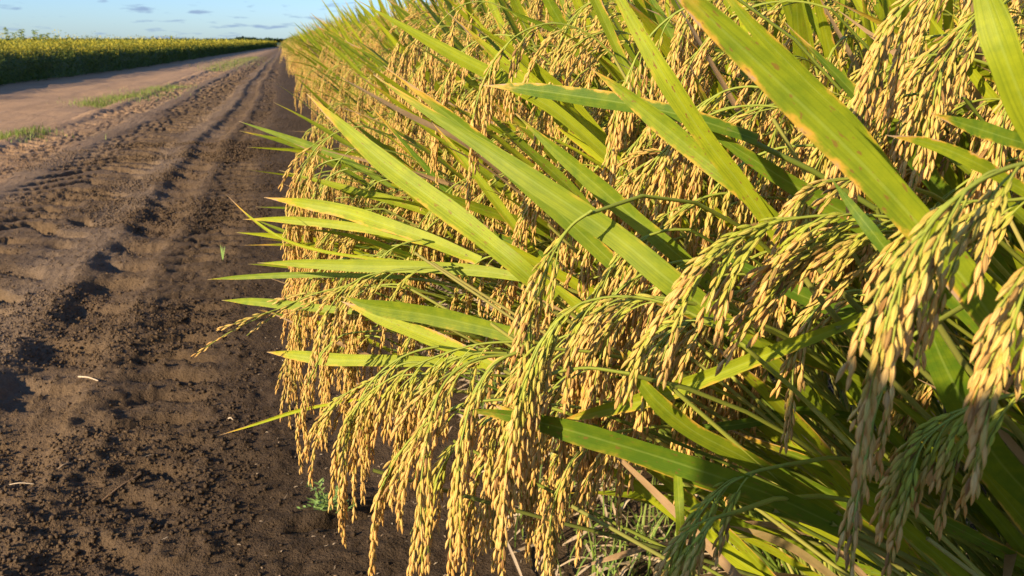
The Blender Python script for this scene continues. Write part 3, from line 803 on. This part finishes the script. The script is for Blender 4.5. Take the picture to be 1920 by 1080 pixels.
# ------------------------------------------------------------------ rice plants further along: copies of a few grown plants
protos = []
for k in range(7):
    lfm, grm, stm = rice_instance_mesh(100 + k, 1, ntil=20, lean=(.18, .95), nleaf=3)
    protos.append(joined("rice_plant", [(lfm, M_LEAF), (grm, M_GRAIN), (stm, M_STEM)]))
protos_up = []
for k in range(4):
    lfm, grm, stm = rice_instance_mesh(200 + k, 1, ntil=14, lean=(.02, .65), nleaf=2)
    protos_up.append(joined("rice_plant", [(lfm, M_LEAF), (grm, M_GRAIN), (stm, M_STEM)]))
ZONE = [(0, "rice plant in the outer rows further along the track, heavy with golden grain", "rice plants along the track"),
        (5, "small distant rice plant in the outer rows, part of the receding golden edge", "distant rice plants along the track")]
rng = np.random.default_rng(88)
far_edge = 0
for row, bx in enumerate((.74, .92, 1.10, 1.30)):
    yy = (2.05, 1.85, 1.55, 1.25)[row]
    ymax = (12.5, 11.0, 8.0, 6.0)[row]
    while yy < ymax:
        me = protos[rng.integers(len(protos))] if row < 2 else protos_up[rng.integers(len(protos_up))]
        o = bpy.data.objects.new("rice_plant", me); col.objects.link(o)
        x = bx + (.15 if yy < 4 else .10) + U(-.05, .05) + .02 * math.sin(yy * 1.7)
        o.location = (x, yy, 0); o.rotation_euler = (U(-.05, .05), U(-.06, .06), U(-.22, .22)); s = U(.90, 1.08); o.scale = (s, s, s)
        z = ZONE[1] if yy > 5 else ZONE[0]
        tag(o, z[1], "rice plant", z[2])
        yy += .165 + U(-.03, .03) + .006 * yy

# the rest of the crop: beyond counting
def crop_mass(spots, seed):
    """a low-detail plant set, copied as arrays into one mesh"""
    sets = []
    for k in range(5):
        sets.append(rice_instance_mesh(seed + k, 0, ntil=9, lean=(.15, 1.1) if spots[0][3] else (0, .5), nleaf=3))
    acc = [MB(), MB(), MB()]
    for (x, y, s, e) in spots:
        st = sets[rng.integers(5)]; a = U(-.4, .4); c_, s_ = math.cos(a) * s, math.sin(a) * s
        for q, src in zip(acc, st):
            V = np.concatenate(src.V); W = np.empty_like(V)
            W[:, 0] = V[:, 0] * c_ - V[:, 1] * s_ + x; W[:, 1] = V[:, 0] * s_ + V[:, 1] * c_ + y; W[:, 2] = V[:, 2] * s
            if not hasattr(src, 'cache'): src.cache = (np.concatenate(src.F), np.concatenate(src.C), np.concatenate(src.T))
            q.add(W, src.cache[0], src.cache[1], src.cache[2])
    return acc
spots = []
yy = 12.4
while yy < 95:
    for bx in ((.74, .95, 1.2) if yy < 40 else (.74, 1.1)):
        if yy < 11.5 and bx < 1: continue
        spots.append((bx + .10 + U(-.06, .06), yy + U(-.05, .05), U(.92, 1.08) * (1 + yy * .0015), True))
    yy += .20 + .012 * yy
mass = crop_mass(spots, 300)
o = bpy.data.objects.new("rice_crop", joined("rice_crop", [(mass[0], M_LEAF), (mass[1], M_GRAIN), (mass[2], M_STEM)])); col.objects.link(o)
tag(o, "far end of the golden rice edge merging into one mass at the horizon", "rice crop", kind='stuff')
spots = []
for bx in (1.5, 1.75, 2.05, 2.4):
    yy = -.6
    while yy < 14:
        spots.append((bx + U(-.08, .08), yy, U(.92, 1.05), False)); yy += .24 + .02 * max(0, yy)
mass = crop_mass(spots, 320)
o = bpy.data.objects.new("rice_crop", joined("rice_crop", [(mass[0], M_LEAF), (mass[1], M_GRAIN), (mass[2], M_STEM)])); col.objects.link(o)
tag(o, "inner part of the ripe rice crop behind the edge rows", "rice crop", kind='stuff')

# ------------------------------------------------------------------ undergrowth and straw under the leaning stems
def grass_blades(mb, n, fx, h=(.03, .09), w=.003, tonef=None, lean=.5, segs=4):
    for _ in range(n):
        x, y = fx(); z = gh0(x, y); a = U(0, 6.28); hh = U(*h); d = np.array([math.cos(a), math.sin(a), 0]) * U(0, lean)
        p = np.array([x, y, z]); k = [p + (d * t * t + np.array([0, 0, t * (1 - .25 * t * lean)])) * hh for t in (1, .66, .33, 0)]
        blade(mb, k, w * U(.7, 1.3), nrm([math.cos(a), math.sin(a), .6]), tonef() if tonef else (U(0, 1), U(0, .3), 0, 1), n=segs, fold=.1, tipfrac=.6)
_hc = {}
def gh0(x, y):
    k = (round(x, 2), round(y, 2))
    if k not in _hc: _hc[k] = gh(*k)
    return _hc[k]
rng = np.random.default_rng(9)
ug = MB()
grass_blades(ug, 2300, lambda: (U(.40, 1.2) - .1 * rng.random() ** 2, U(.4, 2.6)), (.03, .13), .0035, lambda: (U(0, 1), U(0, .25), 0, 1), .7)
for _ in range(1100):                                     # small round-leaved weeds
    x, y = U(.42, 1.1), U(.6, 2.4); z = gh0(x, y) + U(.005, .06); a = U(0, 6.28); d = np.array([math.cos(a), math.sin(a), U(-.2, .5)])
    p = np.array([x, y, z]); blade(ug, [p + d * .012, p + d * .006, p], .006, (U(-.4, .4), U(-.6, .2), 1), (U(.2, 1), U(0, .2), 0, 1), n=3, tipfrac=.5)
tag(ug.build("undergrowth", M_GRASS), "low grass and small round-leaved weeds under the leaning rice stems", "undergrowth", kind='stuff')
sm = MB()
for _ in range(1700):
    x, y = U(.30, 1.2), U(.5, 3.0); z = gh0(x, y) + U(.002, .07) * (1 if x > .6 else .3)
    a = rng.normal(.35, .8); L = U(.03, .20); d = np.array([math.cos(a), math.sin(a), U(-.12, .22)])
    p = np.array([x, y, z]); blade(sm, [p, p + d * L * .5 + np.array([0, 0, U(0, .02)]), p + d * L], U(.002, .007), (U(-.4, .4), U(-.6, .2), 1), (U(0, 1), U(0, .6), 0, 1), n=5, tipfrac=.3, twist=U(-2, 2))
tag(sm.build("straw_litter", M_STRAW), "dry straw and dead leaves piled under the rice stems", "straw", kind='stuff')
fl = MB()
for _ in range(420):
    x, y = -2.2 + 2.7 * rng.random(), .9 + 5 * rng.random() ** 1.5
    if rng.random() > (.9 if -.6 < x else .35): continue
    z = gh0(x, y) + .003; a = U(0, 6.28); L = U(.004, .016) if rng.random() < .93 else U(.02, .05); d = np.array([math.cos(a), math.sin(a), U(-.1, .1)])
    p = np.array([x, y, z]); blade(fl, [p, p + d * L * .5, p + d * L], U(.001, .0022), (U(-.3, .3), U(-.3, .3), 1), (U(0, 1), U(0, .8), 0, 1), n=3, tipfrac=.3)
for _ in range(700):
    x, y = U(-.15, .75), .9 + 2.5 * rng.random() ** 1.5; z = gh0(x, y) + .002; a = U(0, 6.28); d = np.array([math.cos(a), math.sin(a), U(-.1, .2)]); p = np.array([x, y, z]); L = U(.006, .009)
    blade(fl, [p, p + d * L * .5 + np.array([0, 0, .001]), p + d * L], .0026, (U(-.3, .3), U(-.3, .3), 1), (U(.3, 1), U(0, .5), 0, 1), n=3, tipfrac=.5)
tag(fl.build("chaff", M_STRAW), "scattered chaff and tiny straw bits on the soil", "chaff", kind='stuff')
# loose crumbs thrown up by the wheels
N_ = 130000
cx0 = rng.normal(-.62, .42, N_); cy0 = .9 + 7 * rng.random(N_) ** 1.7
far_ = rng.random(N_) < .35; cx0 = np.where(far_, -2.6 + 3.0 * rng.random(N_), cx0)
pz_ = fbm(cx0, cy0, 2.3, 3, 171); keep_ = (rng.random(N_) < np.clip((pz_ - .44) * 5, .05, .8)) & (cx0 < -.12 + .3 * (rng.random(N_) < .2)) & (cx0 > -2.8)
cx0, cy0 = cx0[keep_], cy0[keep_]; k_ = len(cx0)
sz_ = .0009 + .0042 * rng.random(k_) ** 4 + .0006 * cy0
cz0 = ground_height(cx0[None], cy0[None])[0] + sz_ * .3
cube = np.array([[-1, -1, -1], [1, -1, -1], [1, 1, -1], [-1, 1, -1], [-1, -1, 1], [1, -1, 1], [1, 1, 1], [-1, 1, 1]], float) * .62
cf_ = np.array([[0, 3, 2, 1], [4, 5, 6, 7], [0, 1, 5, 4], [1, 2, 6, 5], [2, 3, 7, 6], [3, 0, 4, 7]])
jit = cube[None] * rng.uniform(.55, 1.35, (k_, 8, 3)); an_ = rng.uniform(0, 6.28, k_)
jx = jit[..., 0] * np.cos(an_)[:, None] - jit[..., 1] * np.sin(an_)[:, None]; jy = jit[..., 0] * np.sin(an_)[:, None] + jit[..., 1] * np.cos(an_)[:, None]
Vc = np.stack([jx * sz_[:, None] + cx0[:, None], jy * sz_[:, None] * 1.1 + cy0[:, None], jit[..., 2] * sz_[:, None] * .8 + cz0[:, None]], -1)
cb = MB(); cb.add(Vc.reshape(-1, 3), (cf_[None] + (np.arange(k_) * 8)[:, None, None]).reshape(-1, 4), (0, 0, 0, 1), np.zeros((k_ * 8, 2)))
tag(cb.build("soil_crumbs", M_SOIL, smooth=False), "loose brown soil crumbs scattered over the track", "soil crumbs", kind='stuff')
# single pieces one can point at
def straw(px, py, dx, dy, w, label, tone=(.8, .6, 0, 1)):
    p, q = G(px, py), G(px + dx, py + dy)
    mb = MB(); p[2] = gh0(p[0], p[1]) + .006; q[2] = gh0(q[0], q[1]) + .006
    m_ = (p + q) / 2 + np.array([0, 0, .004])
    tube(mb, [p, m_, q], w, w * .6, tone, n=6, sides=6)
    o = mb.build("straw_stalk", M_STRAW, None, p); o.location = p
    tag(o, label, "straw")
straw(147, 703, 38, 16, .0024, "short pale broken straw lying in the rut at the edge of the tyre hollow")
straw(190, 930, 75, -42, .0020, "long thin dark twig lying slantwise on the crumbled soil", (.0, .0, 0, 1))
straw(12, 905, 50, -2, .0014, "thin pale straw lying flat at the frame edge beside the deep hollow")
straw(110, 885, 25, -10, .0018, "short grey-brown stick on the clods near the deep hollow", (.3, .2, 0, 1))
straw(428, 782, 9, 2, .0018, "tiny bright straw chip just above the thin drooping blade")

# small weed on the soil and the sprout beside the track
def weed(px, py, r, n, h, label, cat, kind="weed", narrow=False):
    c = G(px, py); c[2] = gh0(c[0], c[1])
    root = tag(empty(kind, c), label, cat)
    for i in range(n):
        mb = MB(); a = U(0, 6.28); el = U(.15, 1.2) if not narrow else U(1.15, 1.5); d = np.array([math.cos(a) * math.cos(el), math.sin(a) * math.cos(el), math.sin(el)])
        L = r * U(.5, 1)
        if narrow:
            blade(mb, [c + d * L, c + d * L * .6 + np.array([0, 0, .004]), c + np.array([0, 0, .001])], .005, (-.6, -.7, .3), (U(.3, 1), .0, 0, 1), n=7, tipfrac=.6)
            mb.build("leaf", M_WEED, root, c)
            continue
        tube(mb, [c, c + d * L * .5 + np.array([0, 0, .006]), c + d * L], .0010, .0005, (.6, .2, 0, 1), n=5, sides=4)
        for j in range(9):
            f = .25 + .75 * j / 8; q = c + d * L * f + np.array([0, 0, .006 * math.sin(f * 3)]); b = a + (1.1 if j % 2 else -1.1) + U(-.4, .4)
            e = np.array([math.cos(b), math.sin(b), U(0, .6)]); l2 = U(.008, .015)
            blade(mb, [q + e * l2, q + e * l2 * .5, q], .0042, (U(-.5, .2), U(-.6, 0), 1), (U(.3, 1), U(0, .1), 0, 1), n=4, tipfrac=.5)
        mb.build("sprig", M_WEED, root, c)
rng = np.random.default_rng(31)
weed(616, 940, .062, 18, .03, "small feathery green weed on the bare soil below a hanging panicle", "weed")
weed(418, 490, .075, 4, .07, "thin upright grass sprout standing alone on the bare track", "sprout", "grass_sprout", True)
weed(1150, 1068, .05, 6, .05, "narrow green grass sprout at the bottom edge under the rice", "sprout", "grass_sprout", True)

# grass strips growing between the old and the new track
def strip(pts, w, n, label, h=(.03, .10)):
    mb = MB(); A = np.array([G(*q)[:2] for q in pts])
    def f():
        t = rng.random() * (len(A) - 1); i = int(t); q = A[i] + (A[i + 1] - A[i]) * (t - i)
        clump = math.sin(q[1] * 5.1) * .15
        return float(q[0] + rng.normal(clump, w * rng.choice([1, 1, 2.2]) * (.4 + .6 * math.sin(math.pi * t / (len(A) - 1))))), float(q[1] + rng.normal(0, .15))
    grass_blades(mb, n, f, h, .006, lambda: (U(.0, 1), U(0, .5), 0, 1), .9, 3)
    tag(mb.build("grass", M_GRASS), label, "grass", kind='stuff')
rng = np.random.default_rng(41)
strip([(165, 200), (250, 182), (335, 162)], .16, 2600, "short sunlit grass strip between the pale lane and the rutted lane")
strip([(398, 134), (440, 118), (475, 108)], .30, 2600, "far grass strip near the end of the track", (.05, .16))
strip([(-30, 272), (10, 262), (45, 252)], .12, 900, "grass tuft at the left edge of the rutted track")

# ------------------------------------------------------------------ the flowering crop across the track
rng = np.random.default_rng(51)
EX = np.array([-6.2, -5.75, -5.4, -4.7, -4.35, -4.0, -2.4, -1.0]); EY = np.array([4, 14, 20, 30, 45, 60, 118, 150.0])
def edge_x(y): return np.interp(y, EY, EX)
n = 220000
yy = 8 * np.exp(rng.random(n) * math.log(150 / 8.0))
dep = rng.exponential(.45, n) + .0; topm = rng.random(n) < .35
dep = np.where(topm, rng.random(n) ** 1.5 * (2 + yy * .12), dep)
xx = edge_x(yy) - dep + .12 * np.sin(yy * 2.1) * np.sin(yy * .7 + 1)
TOP = .77 + .05 * np.sin(yy * 3.3) + .04 * np.sin(yy * 9.1 + xx * 4) + .06 * np.sin(yy * 1.3 + 2) * np.sin(xx * 2) + .05 * fbm(xx[None], yy[None], 1.4, 2, 7)[0]
zz = np.where(topm, TOP - rng.random(n) ** 2 * .12, rng.random(n) ** .8 * TOP)
zz = zz + np.where(rng.random(n) < .14, rng.random(n) ** 2 * .26, 0)
sz = (.008 + yy * .0006) * (.6 + .9 * rng.random(n))
a = rng.normal(0, 1, (n, 3)); a /= np.linalg.norm(a, axis=1)[:, None]
b = np.cross(a, rng.normal(0, 1, (n, 3))); b /= np.linalg.norm(b, axis=1)[:, None]
c = np.stack([xx, yy, zz], 1)
V = np.stack([c - a * sz[:, None], c + b * sz[:, None] * .45, c + a * sz[:, None], c - b * sz[:, None] * .45], 1).reshape(-1, 3)
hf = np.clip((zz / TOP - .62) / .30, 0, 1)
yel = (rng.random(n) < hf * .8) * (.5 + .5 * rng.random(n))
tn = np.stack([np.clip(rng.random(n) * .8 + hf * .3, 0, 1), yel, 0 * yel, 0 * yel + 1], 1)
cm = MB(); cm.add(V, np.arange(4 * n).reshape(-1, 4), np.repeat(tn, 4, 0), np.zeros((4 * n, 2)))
# stems and the dense heart of the stand
ys = np.geomspace(6, 160, 150); prof = [(-.28, .0), (-.22, .35), (-.30, .62), (-.6, .70), (-60, .70)]
cv = np.array([[[edge_x(y_) + px_ + U(-.08, .08), y_, pz_ * U(.9, 1.05)] for (px_, pz_) in prof] for y_ in ys])
i = np.arange(len(ys) - 1)[:, None] * len(prof) + np.arange(len(prof) - 1)[None]
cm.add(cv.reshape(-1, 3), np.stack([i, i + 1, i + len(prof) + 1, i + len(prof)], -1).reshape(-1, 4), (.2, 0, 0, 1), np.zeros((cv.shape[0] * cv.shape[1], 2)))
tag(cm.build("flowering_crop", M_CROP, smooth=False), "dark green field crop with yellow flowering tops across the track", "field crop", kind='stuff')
# taller weeds sticking out of it
def tall_weed(px, top_y, d, label):
    q = P(px, 76, d); base = np.array([q[0], q[1], 0]); top = P(px + U(-6, 10), top_y, d)
    root = tag(empty("tall_weed", base), label, "weed", "tall weeds above the flowering crop")
    st = MB(); tube(st, [base, (base + top) / 2 + np.array([U(-.03, .03), 0, 0]), top], .010, .004, (.3, .1, 0, 1), n=8, sides=5); st.build("stem", M_GRASS, root, base)
    lv = MB()
    for k in range(34):
        f = U(.70, 1); p = base + (top - base) * f; b_ = U(0, 6.28); e = np.array([math.cos(b_), math.sin(b_), U(-.4, .5)]); L = U(.05, .15)
        blade(lv, [p + e * L + np.array([0, 0, -.02]), p + e * L * .5 + np.array([0, 0, .01]), p], .028, (U(-.5, .5), -1, .5), (U(0, .6), U(0, .4), 0, 1), n=4, tipfrac=.5)
    lv.build("foliage", M_GRASS, root, base)
for px, ty, lab in ((6, 52, "tall weed at the field's left end, tip highest"), (24, 62, "short leaning weed just right of the highest one"), (42, 56, "tall bushy weed third from the left over the field"),
                    (62, 58, "bushy weed in the middle of the tall cluster"), (70, 64, "low weed tucked against the middle of the tall cluster"), (88, 63, "weed right of the cluster's middle with a drooping head"), (108, 68, "lowest drooping weed of the cluster"), (130, 69, "last low weed at the right end of the tall cluster"),
                    (290, 68, "lone slim weed poking above the far half of the field"), (325, 68, "slim weed right of the lone one above the far half")):
    tall_weed(px, ty, 24.5 + U(-1, 2) if px < 200 else 44, lab)

# far bushes where the track ends, and the tree line at the horizon
rng = np.random.default_rng(61)
def leafy(name, boxes, n, s, label, cat, kind):
    c = []; 
    for (x0, x1, y0, y1, h) in boxes:
        k = n // len(boxes); x = x0 + rng.random(k) * (x1 - x0); yv = y0 + rng.random(k) * (y1 - y0)
        hh = h * (.75 + .25 * np.sin(x * 1.9 + yv) * np.sin(x * .63 + 2)); c.append(np.stack([x, yv, hh * rng.random(k) ** .7], 1))
    c = np.concatenate(c); k = len(c); a = rng.normal(0, 1, (k, 3)); a /= np.linalg.norm(a, axis=1)[:, None]; b = np.cross(a, rng.normal(0, 1, (k, 3))); b /= np.linalg.norm(b, axis=1)[:, None]
    sz = s * (.5 + rng.random(k))[:, None]
    V = np.stack([c - a * sz, c + b * sz * .7, c + a * sz, c - b * sz * .7], 1).reshape(-1, 3)
    mb = MB(); mb.add(V, np.arange(4 * k).reshape(-1, 4), np.repeat(np.stack([rng.random(k), 0 * rng.random(k), 0 * c[:, 0], 1 + 0 * c[:, 0]], 1), 4, 0), np.zeros((4 * k, 2)))
    tag(mb.build(name, M_TREE, smooth=False), label, cat, kind=kind)
leafy("bushes", [(-8, -1.9, 140, 150, 1.5)], 5000, .22, "dark green bushes at the far end of the track", "bushes", 'stuff')
leafy("treeline", [(-420, 260, 880, 930, 3.0)], 22000, 1.6, "thin dark tree line along the horizon", "tree line", 'stuff')

# ------------------------------------------------------------------ the photographer, crouching beside the lens: only the shadow reaches the picture
def skinned(name, verts, edges, radii, mat, parent, shift, root=0, sub=2):
    me = bpy.data.meshes.new(name); me.from_pydata([tuple(np.array(v) - shift) for v in verts], edges, [])
    o = bpy.data.objects.new(name, me); col.objects.link(o)
    m = o.modifiers.new("skin", 'SKIN'); m.branch_smoothing = .6
    for i_, r_ in enumerate(radii):
        sv = me.skin_vertices[0].data[i_]; sv.radius = r_ if isinstance(r_, tuple) else (r_, r_); sv.use_root = i_ == root
    o.modifiers.new("sub", 'SUBSURF').levels = sub; o.modifiers["sub"].render_levels = sub
    me.materials.append(mat)
    for p_ in me.polygons: p_.use_smooth = True
    m.use_smooth_shade = True
    if parent: o.parent = parent
    return o
PB = np.array([-.48, -.20, gh0(-.48, -.20)])
person = tag(empty("person", PB), "crouching photographer in a dark jacket and jeans holding up a phone", "person")
SK = dict(pelvis=(-.66, -.34, .40), waist=(-.60, -.30, .60), chest=(-.51, -.28, .88), neck=(-.43, -.20, .955), throat=(-.39, -.165, .95), head=(-.335, -.135, .955), crown=(-.345, -.14, 1.02),
          shl=(-.555, -.115, 1.035), ell=(-.30, -.02, .70), wrl=(-.075, -.02, .78), shr=(-.40, -.44, 1.025), elr=(-.22, -.28, .66), wrr=(-.03, -.11, .77),
          hpl=(-.70, -.25, .38), knl=(-.44, -.02, .50), anl=(-.56, -.10, .09), tol=(-.42, -.01, .04), hpr=(-.60, -.43, .38), knr=(-.29, -.28, .50), anr=(-.42, -.34, .09), tor=(-.29, -.26, .04))
names = list(SK); V_ = [SK[k] for k in names]
E_ = [("pelvis", "waist"), ("waist", "chest"), ("chest", "neck"), ("neck", "throat"), ("throat", "head"), ("head", "crown"), ("chest", "shl"), ("shl", "ell"), ("ell", "wrl"), ("chest", "shr"), ("shr", "elr"), ("elr", "wrr"),
      ("pelvis", "hpl"), ("hpl", "knl"), ("knl", "anl"), ("anl", "tol"), ("pelvis", "hpr"), ("hpr", "knr"), ("knr", "anr"), ("anr", "tor")]
E_ = [(names.index(a_), names.index(b_)) for a_, b_ in E_]
RD = dict(pelvis=.12, waist=.115, chest=.155, neck=.06, throat=.052, head=.082, crown=.065, shl=.075, ell=.040, wrl=.026, shr=.062, elr=.040, wrr=.026, hpl=.09, knl=.06, anl=.038, tol=.03, hpr=.09, knr=.06, anr=.038, tor=.03)
R_ = [RD[k] for k in names]
def hand(w, palm_dir, curl):
    """palm and five bent fingers from the wrist index"""
    w0 = np.array(V_[w]); pd = nrm(palm_dir); side = nrm(np.cross(pd, curl)); k0 = len(V_)
    V_.append(tuple(w0 + pd * .045)); R_.append(.021); E_.append((w, k0))
    for f_ in range(4):
        off = (f_ - 1.5) * .017; L_ = (.036, .042, .039, .031)[f_]
        b0 = w0 + pd * .078 + side * off
        pts_ = [b0, b0 + nrm(pd + curl * .6) * L_ * .9, b0 + nrm(pd + curl * .6) * L_ * .9 + nrm(pd * .3 + curl) * L_ * .8]
        for j_, q_ in enumerate(pts_):
            V_.append(tuple(q_)); R_.append((.009, .0082, .0072)[j_]); E_.append((k0 if j_ == 0 else len(V_) - 2, len(V_) - 1))
    t0 = w0 + pd * .035 - side * .03
    for j_, q_ in enumerate([t0, t0 + nrm(pd - side * .5) * .03, t0 + nrm(pd + curl * .5) * .055]):
        V_.append(tuple(q_)); R_.append((.011, .0095, .008)[j_]); E_.append((k0 if j_ == 0 else len(V_) - 2, len(V_) - 1))
hand(names.index("wrl"), (.35, -.12, .5), np.array([.5, -.5, 0]))
hand(names.index("wrr"), (.15, .25, .5), np.array([-.2, .6, 0]))
skinned("body", V_, E_, R_, M_SKIN, person, PB)
def garment(name, keys, grow, mat):
    ix = {k: i_ for i_, k in enumerate(keys)}
    es = [(ix[names[a_]], ix[names[b_]]) for a_, b_ in E_ if a_ < len(names) and b_ < len(names) and names[a_] in ix and names[b_] in ix]
    skinned(name, [SK[k] for k in keys], es, [RD[k] + grow for k in keys], mat, person, PB)
garment("jacket", ["chest", "waist", "neck", "shl", "ell", "wrl", "shr", "elr", "wrr"], .028, M_CLOTH)
garment("trousers", ["pelvis", "hpl", "knl", "anl", "hpr", "knr", "anr"], .016, M_DENIM)
for side_ in ("l", "r"):
    a_, t_ = np.array(SK["an" + side_]), np.array(SK["to" + side_]); f_ = nrm((t_ - a_) * [1, 1, 0])
    skinned("shoe", [a_ * [1, 1, 0] - f_ * .04 + [0, 0, .045], a_ * [1, 1, 0] + f_ * .06 + [0, 0, .045], a_ * [1, 1, 0] + f_ * .18 + [0, 0, .035]], [(0, 1), (1, 2)], [.045, .042, .036], M_CLOTH, person, PB)
skinned("hair", [(-.360, -.15, .915), (-.370, -.155, .98), (-.350, -.145, 1.035)], [(0, 1), (1, 2)], [.075, .088, .07], M_HAIR, person, PB)
hd = np.array(SK["head"]); fw = nrm(np.array([.75, .25, -.1])); sd_ = nrm(np.cross(fw, [0, 0, 1]))
skinned("nose", [hd + fw * .080 + [0, 0, .012], hd + fw * .098 + [0, 0, -.012]], [(0, 1)], [.009, .013], M_SKIN, person, PB)
skinned("mouth", [hd + fw * .080 - sd_ * .02 + [0, 0, -.042], hd + fw * .084 + [0, 0, -.044], hd + fw * .080 + sd_ * .02 + [0, 0, -.042]], [(0, 1), (1, 2)], [.004, .006, .004], M_SKIN, person, PB, sub=1)
for q_ in (-1, 1):
    skinned("eye", [hd + fw * .070 + sd_ * .03 * q_ + [0, 0, .014], hd + fw * .078 + sd_ * .03 * q_ + [0, 0, .014]], [(0, 1)], [.011, .009], M_HAIR, person, PB, sub=1)
    skinned("ear", [hd + sd_ * .082 * q_ + [0, 0, .02], hd + sd_ * .086 * q_ + [0, 0, -.025]], [(0, 1)], [.014, .010], M_SKIN, person, PB)
# phone, just behind the lens plane
ph = MB(); cx_ = CP - CF * .012 - CR * .055 - CU * .008
hx, hy, hz = .070, .034, .0038
kx = [(-1, -1), (1, -1), (1, 1), (-1, 1)]
cr_ = []
for (a_, b_) in kx:
    for t_ in range(5):
        an = math.atan2(b_, a_) - math.pi / 4 + t_ * math.pi / 8
        cr_.append((a_ * (hx - .009) + .009 * math.cos(an), b_ * (hy - .009) + .009 * math.sin(an)))
loops = [(1, 0, -.9), (1, 1, -.8), (1, 1, .8), (1, 0, .9)]
VV = []
for (_, g_, z_) in [(0, .93, -1), (0, 1, -.7), (0, 1, .7), (0, .93, 1)]:
    for (u_, v_) in cr_: VV.append(cx_ + CR * u_ * (g_ if g_ < 1 else 1) + CU * v_ * (g_ if g_ < 1 else 1) + CF * z_ * hz)
FF = []
nn = len(cr_)
for l_ in range(3):
    for j_ in range(nn): FF.append((l_ * nn + j_, l_ * nn + (j_ + 1) % nn, (l_ + 1) * nn + (j_ + 1) % nn, (l_ + 1) * nn + j_))
for l_ in (0, 3):
    for j_ in range(nn // 2 - 1): FF.append((l_ * nn + j_, l_ * nn + j_ + 1, l_ * nn + nn - 2 - j_, l_ * nn + nn - 1 - j_))
ph.add(VV, FF, (.5, 0, 0, 1), np.zeros((len(VV), 2)))
o = ph.build("phone", M_PHONE, None, cx_, smooth=False); o.location = cx_
tag(o, "black phone held up in the photographer's hands", "phone")
